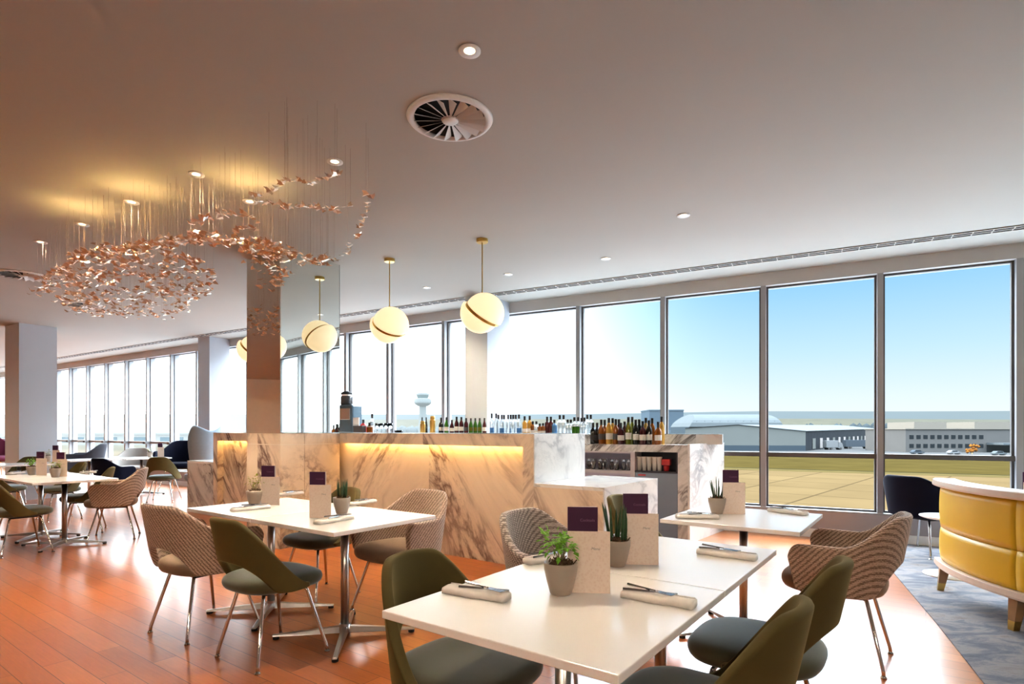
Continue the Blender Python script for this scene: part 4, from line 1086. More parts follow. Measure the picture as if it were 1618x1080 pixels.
napkin((14, 749.5), (36, 747.5), 'rolled napkin at the left of the far left table', 'the napkin at the left of the far left table')
napkin((130, 747.5), (148, 747), 'rolled napkin at the right of the far left table', 'the napkin at the right of the far left table')

def pot_mesh(r, h=.105, rt=.056, rb=.036):
    p = MB().lathe([(0, 0), (rb * .92, 0), (rb, .004), (rb + (rt - rb) * .55, h * .42), (rt * .985, h * .78), (rt, h - .004), (rt - .002, h), (rt - .006, h - .002), (rt - .010, h - .02), (0, h - .02)], 36).build('pot', M['pot'], r, smooth=True)
    m = MB(); rg = random.Random(3)
    vs = []; n = 20
    m.lathe([(rt - .008, h - .018), (rt * .6, h - .002), (rt * .3, h + .006), (0, h + .008)], n)
    for k in range(60):
        a = rg.uniform(0, 6.28); rr = rg.uniform(0, rt * .85); z = h - .004 + .012 * (1 - rr / rt)
        b_ = rg.uniform(0, 6.28); l = rg.uniform(.008, .018)
        m.tube([(rr * math.cos(a), rr * math.sin(a), z - .004), (rr * math.cos(a) + l * math.cos(b_), rr * math.sin(a) + l * math.sin(b_), z + rg.uniform(.0, .012))], .002, 4)
    m.build('bark_soil', M['soil'], r)
def leafy(pos, lab, seed, mat, n=70, spread=.055, hh=.11, cz=.145, sc=1.0):
    r = empty('potted_plant', pos, 0, lab, 'plant', 'small potted plants')
    pot_mesh(r); rg = random.Random(seed)
    m = MB(); tips = []
    for k in range(6):
        a = rg.uniform(0, 6.28); e = Vector((math.cos(a) * spread * .5, math.sin(a) * spread * .5, cz + rg.uniform(-.01, .03)))
        m.tube([(math.cos(a) * .008, math.sin(a) * .008, .095), (e.x * .4, e.y * .4, .125), e], [.003, .0025, .0015], 6); tips.append(e)
    m.build('stems', M['stem'], r, smooth=True)
    m = MB()
    for k in range(n):
        b_ = rg.choice(tips); d = Vector((rg.gauss(0, 1), rg.gauss(0, 1), rg.gauss(.1, .6))).normalized()
        p = b_ + d * rg.uniform(.006, spread * .75)
        l = rg.uniform(.018, .03) * sc; w = l * .36
        out = (d + Vector((0, 0, -.25))).normalized(); s_ = out.cross(Vector((0, 0, 1)))
        if s_.length < .1: s_ = Vector((1, 0, 0))
        s_.normalize(); up = s_.cross(out)
        m.add([p, p + out * l * .35 + s_ * w, p + out * l + up * -.003, p + out * l * .35 - s_ * w, p + out * l * .5 + up * .003], [(0, 1, 4), (1, 2, 4), (2, 3, 4), (3, 0, 4)])
    m.build('leaves', mat, r)
    return r
def snake(pos, lab, seed, n=11, hmin=.07, hmax=.15, fan=.25, th=.0036):
    r = empty('potted_plant', pos, 0, lab, 'plant', 'small potted plants')
    pot_mesh(r); rg = random.Random(seed)
    m = MB()
    for k in range(n):
        a = rg.uniform(0, 6.28); rr = .036 * math.sqrt(rg.uniform(.01, 1)); h = rg.uniform(hmin, hmax); tilt = rg.uniform(.02, fan)
        b0 = Vector((rr * math.cos(a), rr * math.sin(a), .095)); dirv = Vector((math.cos(a) * tilt, math.sin(a) * tilt, 1)).normalized()
        pts = [b0, b0 + dirv * h * .4, b0 + dirv * h * .8 + Vector((0, 0, .002)), b0 + dirv * h]
        m.tube(pts, [th * .9, th, th * .7, .0006], 7)
    m.build('leaves', M['leafdark'], r, smooth=True)
    return r
def at(px, py, z=TZ): return fl(px, py, z)
leafy(at(886, 937), 'leafy bright green plant in a taupe pot on the nearest table', 1, M['leaf'], n=130, spread=.062, cz=.155)
snake(at(974, 893), 'snake plant in a taupe pot between the cards on the nearest table', 2, n=8, hmin=.11, hmax=.18, fan=.24, th=.0062)
leafy(at(402, 797.5), 'sprigged pale leaved plant in a taupe pot on the middle table', 3, M['leafyellow'], n=34, spread=.06, cz=.165, sc=.9)
snake(at(540, 810.5), 'snake plant with many upright leaves on the middle table', 4, n=14, hmin=.09, hmax=.135, fan=.12)
snake(at(1133, 811), 'dark spiky snake plant on the single window table', 5, n=10, hmin=.09, hmax=.15, fan=.4)
leafy(at(50.5, 750), 'green leafy plant on the far left table, left pot', 6, M['leaf'], n=60)
leafy(at(87.5, 753.5), 'yellow green plant on the far left table, right pot', 7, M['leafyellow'], n=50)
leafy(at(75, 729), 'sprigged plant on the white table in front of the big pillar', 8, M['leafyellow'], n=30)
leafy(at(237, 722), 'small plant on the far table before the warm grey chair', 9, M['leafyellow'], n=40)
leafy(Vector((4.70, 5.14, .6085)), 'small green plant showing over the back of the yellow sofa', 10, M['leaf'], n=60)

tx_c = text_mesh('Cocktails', .013); tx_m = text_mesh('Menu', .013, .25)
def menu(pl, pr, where, purple_only=False, z=TZ, beige_h=.205, purple_h=.285, th=-.10):
    A_, B_ = fl(pl[0], pl[1], z), fl(pr[0], pr[1], z)
    c = (A_ + B_) / 2
    w = .14
    r = empty('menu_card', c, th, 'cream folded menu card ' + where, 'menu', 'cream menu cards')
    a1 = .42
    def leafp(m, w_, h, ang, side, t=.0016):
        # panel hinged at local (side*w/2,0)
        R = Matrix.Rotation(ang, 3, 'Z')
        vs = [R @ Vector((x * -side, y, zz)) + Vector((side * w_ / 2, 0, 0)) for x in (0, w_) for y in (0, t) for zz in (0, h)]
        m.add(vs, [(0, 1, 3, 2), (4, 6, 7, 5), (0, 4, 5, 1), (2, 3, 7, 6), (0, 2, 6, 4), (1, 5, 7, 3)]); return m
    leafp(MB(), w, beige_h, 0, 1).build('front_leaf', M['card'], r, recalc=True)
    leafp(MB(), w, beige_h, -a1, 1).build('rear_leaf', M['card'], r, recalc=True)
    o = bpy.data.objects.new('lettering', tx_m.copy()); o.data.materials.clear(); o.data.materials.append(M['ink']); COL.objects.link(o); o.parent = r
    o.location = (w * .16, -.0006, beige_h * .70); o.rotation_euler = (PI / 2, 0, 0)
    # purple card leaning just behind, inside the fold
    pw = .10
    yoff = Vector((math.cos(th), math.sin(th), 0)) * -.020 + Vector((-math.sin(th), math.cos(th), 0)) * .0045
    r2 = empty('drinks_card', c + yoff, th, 'purple drinks card ' + where, 'menu', 'purple drinks cards')
    leafp(MB(), pw, purple_h, 0, -1).build('front_leaf', M['purple'], r2, recalc=True)
    leafp(MB(), pw, purple_h, .22, -1).build('rear_leaf', M['whitecard'], r2, recalc=True)
    o = bpy.data.objects.new('lettering', tx_c.copy()); o.data.materials.clear(); o.data.materials.append(M['purpleink']); COL.objects.link(o); o.parent = r2
    o.location = (.016, -.0006, purple_h - .048); o.rotation_euler = (PI / 2, 0, 0)
menu((898, 934), (963, 939), 'behind the leafy plant on the nearest table')
menu((986, 890.5), (1039, 893), 'right of the snake plant on the nearest table')
menu((412, 797), (442, 798), 'right of the sprigged plant on the middle table')
menu((487, 817), (525, 819), 'left of the snake plant on the middle table')
menu((1142, 811), (1178, 813), 'right of the spiky plant on the single window table')
menu((53, 750), (78, 751), 'behind the green plant on the far left table')
menu((84, 752), (111, 753), 'behind the yellow green plant on the far left table')
menu((80, 729), (97, 730), 'on the white table in front of the big pillar')
menu((247, 722), (261, 722), 'on the far table before the warm grey chair')
r2 = empty('drinks_card', (4.845, 5.30, .6085), -.3, 'purple drinks card on the round table behind the yellow sofa', 'menu', 'purple drinks cards')
MB().b(-.07, .07, 0, .0016, 0, .19).build('cream_leaf', M['card'], r2)
MB().b(-.075, .04, .003, .0046, 0, .285).build('purple_leaf', M['purple'], r2)

# ---------------------------------------------------------------- yellow curved sofa
SCt = Vector((4.76 * KS, 3.6 * KS, 0)); SR = 1.655 * KS
sofa = empty('curved_sofa', SCt + Vector((-SR, 0, .006)), 0, 'curved yellow leather sofa with pale wood rails, its back towards us', 'sofa')
def arc_strip(prof, a0, a1, n=48, closed=True):
    """prof: list of (radius offset outward, z)"""
    vs = []; k = len(prof); fs = []
    for i in range(n + 1):
        a = math.radians(a0 + (a1 - a0) * i / n)
        for (dr, z) in prof:
            rr = SR + dr; vs.append((SR + rr * math.cos(a), rr * math.sin(a), z))
    for i in range(n):
        for j in range(k if closed else k - 1):
            fs.append((i * k + j, i * k + (j + 1) % k, (i + 1) * k + (j + 1) % k, (i + 1) * k + j))
    if closed: fs += [tuple(range(k)), tuple(n * k + j for j in reversed(range(k)))]
    return MB().add(vs, fs)
a0, a1 = 149, 262
def bulge(z0, z1, d=.010):
    n = 7; out = [(-.0 + d * math.sin(PI * i / n) ** .6, z0 + (z1 - z0) * i / n) for i in range(n + 1)]
    return out + [(-.09, z1), (-.09, z0)]
segs = [a0 + 2, 183.2, 220, a1]
for s0, s1 in zip(segs, segs[1:]):
    arc_strip(bulge(.258, .508), s0 + .12, s1 - .12, 24).build('lower_back_panel', M['yellow'], sofa, smooth=True, recalc=True)
    arc_strip(bulge(.512, .835), s0 + .12, s1 - .12, 24).build('upper_back_panel', M['yellow'], sofa, smooth=True, recalc=True)
arc_strip([(.045, .838), (.05, .85), (.045, .885), (.03, .893), (-.10, .893), (-.11, .885), (-.11, .838)], a0, a1).build('top_rail', M['railwood'], sofa, recalc=True, bevel=.003)
arc_strip([(.035, .205), (.038, .22), (.035, .255), (-.11, .255), (-.11, .205)], a0, a1).build('bottom_rail', M['railwood'], sofa, recalc=True, bevel=.003)
arc_strip([(-.115, .255), (-.115, .44), (-.17, .475), (-.60, .475), (-.64, .45), (-.64, .255)], a0 + 4, a1).build('seat_cushion', M['yellow'], sofa, smooth=False, recalc=True, bevel=.02)
arc_strip([(-.095, .44), (-.095, .83), (-.13, .84), (-.19, .80), (-.21, .6), (-.20, .48)], a0 + 3, a1).build('inner_back_cushion', M['yellow'], sofa, smooth=True, recalc=True)
arc_strip([(-.12, .205), (-.12, .254), (-.62, .254), (-.62, .205)], a0 + 4, a1, 30).build('seat_base', M['legwood'], sofa, recalc=True)
for a in (a0 + 1.5, 182.5, 216, 250):
    for dr in (-.03, -.56):
        ar = math.radians(a); rr = SR + dr; c = Vector((SR + rr * math.cos(ar), rr * math.sin(ar), 0))
        m = MB(); t = Matrix.Rotation(ar, 3, 'Z'); out = Vector((math.cos(ar), math.sin(ar), 0)) * (.03 if dr > -.1 else -.03)
        def sq(h, z, off): return [c + off + t @ Vector((sx * h, sy * h, z)) for sx, sy in ((-1, -1), (1, -1), (1, 1), (-1, 1))]
        vs = sq(.034, .206, Vector()) + sq(.024, .06, out * .7)
        fs = [(3, 2, 1, 0), (4, 5, 6, 7)] + [(q, (q + 1) % 4, 4 + (q + 1) % 4, 4 + q) for q in range(4)]
        lg = m.add(vs, fs).build('leg', M['legwood'], sofa, recalc=True)
        vs = sq(.0245, .06, out * .7) + sq(.020, .0, out)
        MB().add(vs, fs).build('brass_tip', M['brass'], lg, recalc=True)

# ---------------------------------------------------------------- outdoors
GZ = -7.0
def gp(px, py): 
    Y = FPX * (EYE - GZ) / (py - HYP); return Vector(((px - CXP) * Y / FPX, Y, GZ))
d1_ = gp(1145, 738).dot(OR_); d2_ = gp(1215, 721).dot(OR_)
def strip(name, e0, e1, mat, z, l=700):
    c = Vector((0, 0, 0)); A_ = OR_ * e0 - DR * l; B_ = OR_ * e0 + DR * l; C_ = OR_ * e1 + DR * l; D_ = OR_ * e1 - DR * l
    return struct(MB().prism([(p.x, p.y) for p in (A_, B_, C_, D_)], z - .3, z).build(name, mat))
strip('ground_apron', 46, d1_ - 7, M['concrete'], GZ, 900)
strip('ground_bounce_strip', 5, 46, M['bouncestrip'], GZ, 400)  # unseen pale strip, added to bounce daylight up to the ceiling
strip('ground_verge', d1_ - 7, d1_ - .6, M['verge'], GZ + .02)
strip('ground_kerb', d1_ - .6, d1_ + .9, M['darkline'], GZ + .03)
strip('ground_grass', d1_ + .9, d2_, M['grass'], GZ + .02)
strip('ground_road', d2_, d2_ + 260, M['tarmac'], GZ + .0, 1500)
strip('ground_fields', d2_ + 260, 4000, M['fieldm'], GZ, 5000)
# apron lettering, a small yellow marking on the concrete
mk = gp(1368, 765)
def ridge(name, Y, base, amp, seed, mat, x0, x1, n=160, thick=200, prof=None):
    rg = random.Random(seed); ph = [rg.uniform(0, 6.28) for _ in range(8)]
    vs = []; fs = []
    for i in range(n + 1):
        x = x0 + (x1 - x0) * i / n; u = i / n
        h = base + amp * sum(math.sin(u * (3 + 4.3 * k) + ph[k]) / (1 + k * .8) for k in range(8)) * .35
        if prof: h *= prof(x / Y)
        vs += [(x, Y, GZ - 1), (x, Y + thick * .3, h * .7), (x, Y + thick, h)]
    for i in range(n):
        for j in range(2): fs.append((3 * i + j, 3 * i + 3 + j, 3 * i + 4 + j, 3 * i + 1 + j))
    return struct(MB().add(vs, fs).build(name, mat, smooth=True))
ridge('hills_far', 3600, 148, 16, 4, M['hillm'], -5200, 4600, thick=600, prof=lambda k: .80 if k < -.1 else (.80 + .2 * min(1, (k + .1) / .6)))
o = ridge('hills_near', 2000, 50, 9, 9, M['woodm'], -3000, 3000, thick=300)
o.data.materials[0] = M['bluehaze'] if False else plain('hazed_woods', (.25, .235, .16), dim=.14, rough=1, var=.4, scale=.02, spec=0)
def wood(name, x0, x1, Y, h, seed, mat, lab):
    rg = random.Random(seed); m = MB(); n = int((x1 - x0) / 2.2)
    for i in range(n):
        x = rg.uniform(x0, x1); r_ = rg.uniform(3, 7); hh = h * rg.uniform(.55, .95); y = Y + rg.uniform(0, 40)
        m.lathe([(0, GZ), (r_ * .8, GZ + hh * .25), (r_, GZ + hh * .55), (r_ * .65, GZ + hh * .85), (0, GZ + hh)], 7, c=(x, y, 0))
    o = m.build(name, mat, smooth=True); o['kind'] = 'stuff'; return tag(o, lab, 'trees')
wood('treeline', 330, 900, 700, 15, 5, M['woodm'], 'hazy winter trees on the plain behind the right hand office building')
wood('treeline', 215, 420, 620, 19, 6, plain('blue_wood', (.12, .16, .19), dim=.14, rough=1, var=.5, scale=.05, spec=0), 'dark bluish wood behind the curved hangar roof')
wood('treeline', 420, 1500, 1300, 22, 15, MATS['hazed_woods'], 'far olive coloured woods below the hills at right')
wood('treeline', 150, 1200, 950, 15, 25, M['woodm'], 'line of bare trees across the plain behind the sheds')
wood('treeline', -300, 130, 700, 16, 7, plain('pale_wood', (.30, .38, .43), dim=.14, rough=1, var=.2, scale=.05, spec=0), 'pale hazy trees behind the control tower and the bottles')

def shed(px0, px1, Y, pytop, name, lab, depth=60, cat='building'):
    pass
# long gabled warehouse
c0 = gp(1273, 712); wrz = math.atan2(-.12, 1)
wh = empty('warehouse', c0, 0, 'long pale warehouse with loading bays along its shaded side', 'building')
def W_(x, y, z): return (x, y, z)
fx = Vector((-1, .10, 0)).normalized(); sx_ = Vector((.63, .78, 0)).normalized()
wd, ln_, hh = 48, 230, 8.1
def wp3(a, b, z): v = fx * a + sx_ * b; return (v.x, v.y, z)
m = MB(); m.add([wp3(0, 0, 2.2), wp3(wd, 0, 2.2), wp3(wd, 0, hh + 1.2), wp3(wd * .55, 0, hh + 2.6), wp3(0, 0, hh), wp3(0, 2, 2.2), wp3(0, 2, hh)], [(0, 1, 2, 3, 4)]); m.build('gable_wall', M['cream_clad'], wh)
m = MB(); m.add([wp3(0, 0, 0), wp3(wd, 0, 0), wp3(wd, 0, 2.2), wp3(0, 0, 2.2)], [(0, 1, 2, 3)]); m.build('base_course', M['base_clad'], wh)
m = MB(); m.add([wp3(0, 0, 0), wp3(0, 0, hh), wp3(0, ln_, hh + 1.5), wp3(0, ln_, 0)], [(0, 1, 2, 3)]); m.build('bay_wall', M['sideshade'], wh)
m = MB(); m.add([wp3(-.6, -.6, hh + .05), wp3(wd * .55, -.6, hh + 2.7), wp3(wd + .5, -.6, hh + 1.3), wp3(-.6, ln_, hh + 1.6), wp3(wd * .55, ln_, hh + 4.2), wp3(wd + .5, ln_, hh + 2.8)], [(0, 3, 4, 1), (1, 4, 5, 2)]); m.build('roof', M['roofm'], wh)
for k in range(14):
    b_ = 12 + k * 15
    m = MB()
    a = [wp3(-.25, b_, 0.5), wp3(-.25, b_ + 6, .5), wp3(-.25, b_ + 6, 5), wp3(-.25, b_, 5)]
    m.add(a, [(0, 1, 2, 3)]); m.build('loading_door', M['framedark'] if k % 3 else M['cream_clad'], wh)
# curved hangar
hg = empty('hangar', gp(1160, 694.5), 0, 'pale hangar with a curved roof behind the warehouse', 'building')
hp = hg.location; sc_ = hp.y / FPX
m = MB(); vs = []; n = 14
x0h, x1h = (1089 - 1160) * sc_, (1237 - 1160) * sc_
zt = (EYE + (680 - 653) * sc_) - GZ
m.add([(x0h, 0, 0), (x1h, 0, 0), (x1h, 0, zt * .5), (x0h, 0, zt * .5)], [(0, 1, 2, 3)])
m.add([(x1h, 0, 0), (x1h, 60, 0), (x1h, 60, zt * .5), (x1h, 0, zt * .5)], [(0, 1, 2, 3)])
m.add([(x0h, 0, 0), (x0h, 60, 0), (x0h, 60, zt * .5), (x0h, 0, zt * .5)], [(3, 2, 1, 0)])
m.build('walls', M['base_clad'], hg)
m = MB(); vs = []
for i in range(n + 1):
    a = PI * i / n
    y = 30 - 31 * math.cos(a); z = zt * .5 + zt * .5 * math.sin(a) ** .8
    vs += [(x0h + 10 * math.sin(a), y, z), (x1h - 5 * math.sin(a), y, z)]
m.add(vs, [(2 * i, 2 * i + 1, 2 * i + 3, 2 * i + 2) for i in range(n)] + [tuple(range(1, 2 * n + 2, 2)), tuple(range(2 * n, -1, -2))])
m.build('curved_roof', M['hangar'], hg)
m = MB()
for i in range(1, 12):
    x = x0h + (x1h - x0h) * i / 12; m.b(x - .15, x + .15, 0.6, 1.0, zt * .5, zt * .72)
m.build('roof_ribs', M['roofm'], hg)
bk = empty('hangar', gp(1068, 691.8), 0, 'blue hazed slab sided hangar left of the curved roof', 'building')
s_ = bk.location.y / FPX
MB().b(-42 * s_, 12 * s_, 0, 40, 0, 43 * s_).build('walls', M['bluehaze'], bk)
MB().b(-42.5 * s_, 12.5 * s_, -.5, 41, 43 * s_, 45 * s_).build('roof', M['bluehaze'], bk)
MB().b(-36 * s_, 4 * s_, -.3, 0, 0, 9).build('hangar_door', plain('hazed_door', (.30, .41, .5), dim=.14, rough=.8), bk)
# office block
of = empty('office_building', gp(1431, 714), 0, 'grey two storey office block with plant rooms on its roof, seen at right', 'building')
s_ = of.location.y / FPX
MB().b(0, 190 * s_, 0, 25, 0, 36 * s_).build('walls', M['office'], of)
MB().b(-.4, 190 * s_ + .4, -.4, 25.4, 36 * s_, 37.5 * s_).build('parapet', M['penthouse'], of)
for x0, x1 in ((25, 77), (122, 182)):
    MB().b(x0 * s_, x1 * s_, 4, 20, 37.5 * s_, 48 * s_).build('plant_room', M['penthouse'], of)
for fz in (7, 21):
    for k in range(11):
        x = (6 + k * 11) * s_
        MB().b(x, x + 6.5 * s_, -.12, -.0, fz * s_, (fz + 6) * s_).build('window', M['officewin'], of)
MB().b(126 * s_, 190 * s_, -8, -.5, 12 * s_, 15 * s_).build('canopy', M['hangar'], of)
MB().b(128 * s_, 188 * s_, -.1, 0, 0, 11.5 * s_).build('dark_bays', M['officewin'], of)
# tower
tw = empty('control_tower', Vector(((668 - CXP) / FPX * 600, 600, GZ)), 0, 'white airport control tower with a glazed cab seen over the bottles', 'tower')
k_ = 600 / FPX
def tz(py): return EYE + (HYP - py) * k_ - GZ
MB().lathe([(0, 0), (5.2, 0), (4.0, tz(660)), (3.9, tz(640)), (0, tz(640))], 20).build('shaft', M['tower'], tw, smooth=False)
MB().lathe([(0, tz(641)), (5.5, tz(641)), (9, tz(637)), (9.2, tz(635)), (8.6, tz(630.5)), (6.0, tz(629)), (0, tz(629))], 24).build('gallery', M['tower'], tw)
MB().lathe([(0, tz(629)), (5.4, tz(629)), (6.6, tz(624)), (0, tz(624))], 20).build('cab_glazing', M['towerglass'], tw)
MB().lathe([(0, tz(624)), (6.9, tz(624)), (6.6, tz(621.5)), (2.5, tz(620)), (.4, tz(619.5)), (.25, tz(616)), (0, tz(616))], 20).build('cab_roof', M['tower'], tw)
# vehicles
def truck(px, py, L_, lab, mat, rz):
    t = empty('lorry', gp(px, py), rz, lab, 'truck', 'lorries at the warehouse')
    MB().b(0, L_, -1.25, 1.25, .9, 4.0).build('box_body', mat, t, bevel=.05)
    m = MB(); m.add([(L_ + .2, -1.2, .6), (L_ + 2.2, -1.2, .6), (L_ + 2.2, -1.2, 1.9), (L_ + 1.7, -1.2, 3.1), (L_ + .2, -1.2, 3.3), (L_ + .2, 1.2, .6), (L_ + 2.2, 1.2, .6), (L_ + 2.2, 1.2, 1.9), (L_ + 1.7, 1.2, 3.1), (L_ + .2, 1.2, 3.3)],
          [(0, 1, 2, 3, 4), (9, 8, 7, 6, 5), (0, 5, 6, 1), (1, 6, 7, 2), (2, 7, 8, 3), (3, 8, 9, 4), (4, 9, 5, 0)]); m.build('cab', M['truckwhite'], t)
    for x in (1.2, 2.4, L_ + 1.1):
        m = MB(); R = Matrix.Rotation(PI / 2, 3, 'X'); tmp = MB().lathe([(0, -1.3), (.5, -1.3), (.5, 1.3), (0, 1.3)], 14); m.add([R @ Vector(v) + Vector((x, 0, .5)) for v in tmp.v], tmp.f); m.build('wheels', M['black'], t)
truck(1303, 710, 5.5, 'white box lorry parked nearest the warehouse corner', M['truckwhite'], .1)
truck(1334, 708.5, 9.5, 'grey blue articulated lorry beside the loading bays', M['truckblue'], .1)
truck(1400, 709, 6.5, 'white trailer lorry left of the office block', M['truckwhite'], .0)
def car(px, py, lab, mat):
    t = empty('car', gp(px, py), .05, lab, 'car', 'parked cars by the office block')
    m = MB(); pr = [(-2.1, .35), (2.1, .35), (2.15, .8), (1.3, .95), (.6, 1.45), (-1.1, 1.45), (-1.8, .95), (-2.15, .85)]
    vs = [(x, -.85, z) for x, z in pr] + [(x, .85, z) for x, z in pr]; n = len(pr)
    m.add(vs, [tuple(range(n)), tuple(range(2 * n - 1, n - 1, -1))] + [(i, n + i, n + (i + 1) % n, (i + 1) % n) for i in range(n)]); m.build('body', mat, t, recalc=True)
    MB().b(-1.2, .7, -.87, .87, .98, 1.35).build('side_windows', M['officewin'], t)
    for x in (-1.3, 1.3):
        R = Matrix.Rotation(PI / 2, 3, 'X'); tmp = MB().lathe([(0, -.9), (.33, -.9), (.33, .9), (0, .9)], 12); MB().add([R @ Vector(v) + Vector((x, 0, .33)) for v in tmp.v], tmp.f).build('wheels', M['black'], t)
car(1507, 717.5, 'small white car in front of the office block', M['truckwhite'])
car(1578, 719, 'silver car nearest the grass in front of the office block', M['hangar'])
car(1449, 717, 'dark car at the left end of the office block', M['truckblue'])
bt_ = empty('bush', gp(1536, 717), 0, 'orange autumn bush in front of the office block', 'bush')
m = MB(); rg = random.Random(4)
for k in range(26):
    p = Vector((rg.gauss(0, 1.0), rg.gauss(0, .8), rg.uniform(.6, 3.2)))
    m.lathe([(0, p.z - .6), (.6, p.z), (0, p.z + .6)], 6, c=(p.x, p.y, 0))
m.build('foliage', M['orange'], bt_); MB().tube([(0, 0, 0), (0, 0, 1.2)], .15, 6).build('trunk', M['stem'], bt_)
# hazy pier at far left
for (x0, x1, Y, z1, lab) in ((-420, -180, 330, 6, 'pale hazy terminal pier outside the far left windows'), (-200, -60, 420, 5, 'pale hazy terminal building outside the middle windows')):
    p = empty('terminal_building', (x0, Y, GZ), 0, lab, 'building')
    MB().b(0, x1 - x0, 0, 25, 0, z1).build('walls', M['pier'], p)
    MB().b(-1, x1 - x0 + 1, -1, 26, z1, z1 + .8).build('roof', M['tower'], p)
    m = MB()
    for k in range(12): m.b(5 + k * (x1 - x0) / 12.5, 5 + (k + .7) * (x1 - x0) / 12.5, -.2, 0, 1.5, z1 - 1.5)
    m.build('glazing', plain('hazed_glazing', (.5, .66, .74), dim=.14, rough=.3), p)

# ---------------------------------------------------------------- aerial haze over everything outdoors, thick towards the low sun at left
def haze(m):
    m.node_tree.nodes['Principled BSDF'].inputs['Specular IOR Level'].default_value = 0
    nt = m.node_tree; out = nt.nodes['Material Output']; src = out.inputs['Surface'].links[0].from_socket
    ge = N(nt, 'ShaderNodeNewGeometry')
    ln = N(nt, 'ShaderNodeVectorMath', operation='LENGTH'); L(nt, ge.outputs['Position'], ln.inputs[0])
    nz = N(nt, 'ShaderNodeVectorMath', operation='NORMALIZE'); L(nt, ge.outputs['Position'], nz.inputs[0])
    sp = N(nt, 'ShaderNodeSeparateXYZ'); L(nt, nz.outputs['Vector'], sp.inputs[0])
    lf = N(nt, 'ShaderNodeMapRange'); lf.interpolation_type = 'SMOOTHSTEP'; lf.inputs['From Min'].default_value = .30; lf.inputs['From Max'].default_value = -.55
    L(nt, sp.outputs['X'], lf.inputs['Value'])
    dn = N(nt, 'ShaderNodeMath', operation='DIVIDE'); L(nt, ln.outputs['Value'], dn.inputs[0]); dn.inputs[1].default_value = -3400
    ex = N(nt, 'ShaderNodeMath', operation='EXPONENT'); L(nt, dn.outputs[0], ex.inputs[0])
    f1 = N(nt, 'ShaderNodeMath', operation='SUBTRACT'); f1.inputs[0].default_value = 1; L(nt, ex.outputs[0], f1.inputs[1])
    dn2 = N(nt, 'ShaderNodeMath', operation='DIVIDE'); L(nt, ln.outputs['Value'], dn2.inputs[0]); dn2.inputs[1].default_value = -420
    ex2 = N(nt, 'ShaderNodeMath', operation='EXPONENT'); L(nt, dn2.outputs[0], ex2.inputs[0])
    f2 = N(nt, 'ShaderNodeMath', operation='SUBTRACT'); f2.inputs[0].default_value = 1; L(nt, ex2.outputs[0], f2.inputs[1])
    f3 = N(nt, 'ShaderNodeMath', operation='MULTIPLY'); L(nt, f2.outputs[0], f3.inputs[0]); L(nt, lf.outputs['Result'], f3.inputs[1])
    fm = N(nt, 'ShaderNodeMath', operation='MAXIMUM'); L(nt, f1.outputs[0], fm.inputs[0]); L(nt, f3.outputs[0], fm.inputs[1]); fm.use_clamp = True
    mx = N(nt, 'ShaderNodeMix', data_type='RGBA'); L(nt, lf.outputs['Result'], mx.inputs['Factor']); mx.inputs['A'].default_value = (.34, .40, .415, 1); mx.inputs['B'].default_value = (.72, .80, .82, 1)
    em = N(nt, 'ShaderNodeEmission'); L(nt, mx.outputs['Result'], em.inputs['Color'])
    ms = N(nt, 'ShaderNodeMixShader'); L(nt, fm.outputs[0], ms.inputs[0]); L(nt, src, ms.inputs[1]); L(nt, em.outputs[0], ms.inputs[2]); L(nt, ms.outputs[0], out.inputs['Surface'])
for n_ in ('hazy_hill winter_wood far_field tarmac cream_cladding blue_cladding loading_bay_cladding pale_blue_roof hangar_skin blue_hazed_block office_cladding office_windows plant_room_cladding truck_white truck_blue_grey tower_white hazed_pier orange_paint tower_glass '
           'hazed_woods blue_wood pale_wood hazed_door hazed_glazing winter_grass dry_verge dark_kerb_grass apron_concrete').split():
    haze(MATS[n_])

# ---------------------------------------------------------------- sky, sun and lamps
w = bpy.data.worlds.new('sky'); sc.world = w; w.use_nodes = True
nt = w.node_tree; bg = nt.nodes['Background']
tc = N(nt, 'ShaderNodeTexCoord'); sp = N(nt, 'ShaderNodeSeparateXYZ'); L(nt, tc.outputs['Generated'], sp.inputs[0])
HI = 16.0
EX = .732
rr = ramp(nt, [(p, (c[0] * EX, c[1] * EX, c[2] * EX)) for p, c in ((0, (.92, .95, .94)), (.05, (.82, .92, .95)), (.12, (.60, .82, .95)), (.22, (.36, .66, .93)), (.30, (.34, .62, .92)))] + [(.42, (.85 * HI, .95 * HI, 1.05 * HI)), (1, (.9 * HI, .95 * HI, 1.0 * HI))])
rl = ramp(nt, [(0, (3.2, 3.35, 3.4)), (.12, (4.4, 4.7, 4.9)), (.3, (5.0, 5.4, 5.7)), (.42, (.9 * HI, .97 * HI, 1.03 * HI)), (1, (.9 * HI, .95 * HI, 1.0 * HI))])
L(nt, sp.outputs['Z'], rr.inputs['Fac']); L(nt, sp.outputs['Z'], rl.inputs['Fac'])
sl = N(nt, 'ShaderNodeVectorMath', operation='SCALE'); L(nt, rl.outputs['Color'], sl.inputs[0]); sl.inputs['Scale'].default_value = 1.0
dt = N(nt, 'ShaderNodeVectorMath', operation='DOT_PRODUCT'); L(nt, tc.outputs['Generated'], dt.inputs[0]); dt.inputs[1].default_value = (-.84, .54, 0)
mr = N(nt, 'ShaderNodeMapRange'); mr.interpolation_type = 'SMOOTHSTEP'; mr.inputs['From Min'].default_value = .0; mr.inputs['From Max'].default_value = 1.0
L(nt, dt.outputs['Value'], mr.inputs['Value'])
pw_ = N(nt, 'ShaderNodeMath', operation='POWER'); L(nt, mr.outputs['Result'], pw_.inputs[0]); pw_.inputs[1].default_value = 2.4
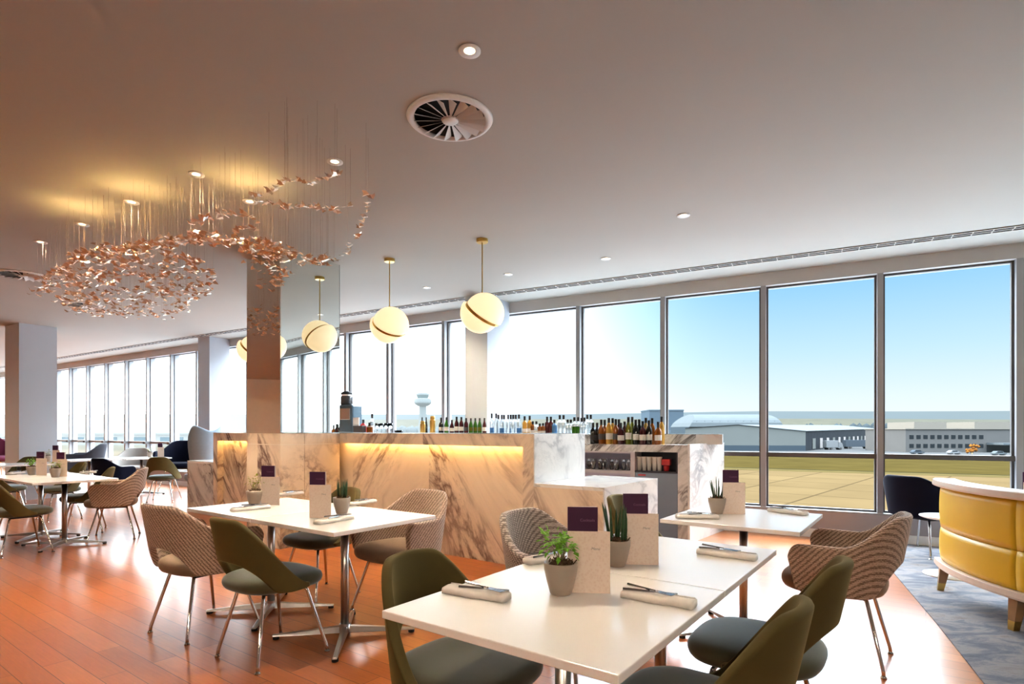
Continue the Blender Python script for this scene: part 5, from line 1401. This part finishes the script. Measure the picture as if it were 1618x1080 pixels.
mx = N(nt, 'ShaderNodeMix', data_type='RGBA'); L(nt, pw_.outputs[0], mx.inputs['Factor']); L(nt, rr.outputs['Color'], mx.inputs['A']); L(nt, sl.outputs['Vector'], mx.inputs['B'])
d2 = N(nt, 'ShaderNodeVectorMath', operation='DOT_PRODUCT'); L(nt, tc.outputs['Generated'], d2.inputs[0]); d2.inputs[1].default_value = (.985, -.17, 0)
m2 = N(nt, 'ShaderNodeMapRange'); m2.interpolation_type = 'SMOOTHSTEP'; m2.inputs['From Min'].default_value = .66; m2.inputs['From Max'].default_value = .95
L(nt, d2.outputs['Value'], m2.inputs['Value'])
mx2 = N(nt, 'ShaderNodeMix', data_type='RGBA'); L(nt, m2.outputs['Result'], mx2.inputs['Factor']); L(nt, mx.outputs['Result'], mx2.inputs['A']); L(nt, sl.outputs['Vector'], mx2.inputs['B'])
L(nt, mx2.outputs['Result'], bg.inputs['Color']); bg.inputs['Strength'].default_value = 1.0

def lamp(name, typ, loc, energy, col, **kw):
    l = bpy.data.lights.new(name, typ); l.energy = energy; l.color = col
    for k, v in kw.items(): setattr(l, k, v)
    o = bpy.data.objects.new(name, l); COL.objects.link(o); o.location = loc; return o
sun = lamp('sun_lamp', 'SUN', (0, 0, 50), 7.0, (1, .90, .76), angle=.009)
sdir = Vector((-.86, .20, .36)).normalized()
sun.rotation_euler = sdir.to_track_quat('Z', 'Y').to_euler()
WARM = (1.0, .80, .58)
for p in dpos:
    e = 130 if p.x < .0 else 14
    lamp('downlight_or_fill_lamp', 'SPOT', (p.x, p.y, CEIL - .02), e, WARM, spot_size=math.radians(118), spot_blend=.9, shadow_soft_size=.035)
for x in (-8, -5.6, -3.2, -.8, 1.6, 4.0):
    for y in (-3.5, -.8, 1.0):
        lamp('downlight_or_fill_lamp', 'SPOT', (x, y, CEIL - .02), 18, WARM, spot_size=math.radians(120), spot_blend=.9, shadow_soft_size=.05)
for x in (-11, -14, -17.6):  # unseen spots added to brighten the left wall for the mirror
    for y in (1.0, 5.0, 9.0):
        lamp('downlight_or_fill_lamp', 'SPOT', (x, y, CEIL - .02), 130 if x > -16 else 600, WARM, spot_size=math.radians(150), spot_blend=.9, shadow_soft_size=.05)
for (x, y, tx) in ((-5.5, -4.5, -4.5), (-1.5, -4.5, -1.0), (3.0, -4.5, 2.0)):  # added fill spots behind the camera, for surfaces facing it
    o_ = lamp('fill_spot_lamp', 'SPOT', (x, y, 2.75), 230, (1.0, .84, .66), spot_size=math.radians(95), spot_blend=.8, shadow_soft_size=.25)
    o_.rotation_euler = (Vector((x, y, 2.75)) - Vector((tx, 3.5, .2))).to_track_quat('Z', 'Y').to_euler()
# added warm point lamps that imitate the yellow glow on the ceiling
for (px, py) in ((215, 345), (130, 372), (390, 335)):
    p = fl(px, py, 3.0); lamp('ceiling_glow_lamp', 'POINT', p, 4.5, (1, .66, .25), shadow_soft_size=.02)

# ---------------------------------------------------------------- camera and view
cam = bpy.data.cameras.new('camera'); co = bpy.data.objects.new('camera', cam); COL.objects.link(co)
cam.sensor_width = 36; cam.lens = 36 * FPX / 1618; cam.shift_y = 140 / 1618; cam.shift_x = 0
cam.clip_end = 20000; cam.clip_start = .05
co.location = (0, 0, EYE); co.rotation_euler = (PI / 2, 0, 0)
sc.camera = co
sc.view_settings.view_transform = 'Standard'
sc.view_settings.look = 'Medium High Contrast'
sc.view_settings.exposure = 0.34
sc.cycles.max_bounces = 10
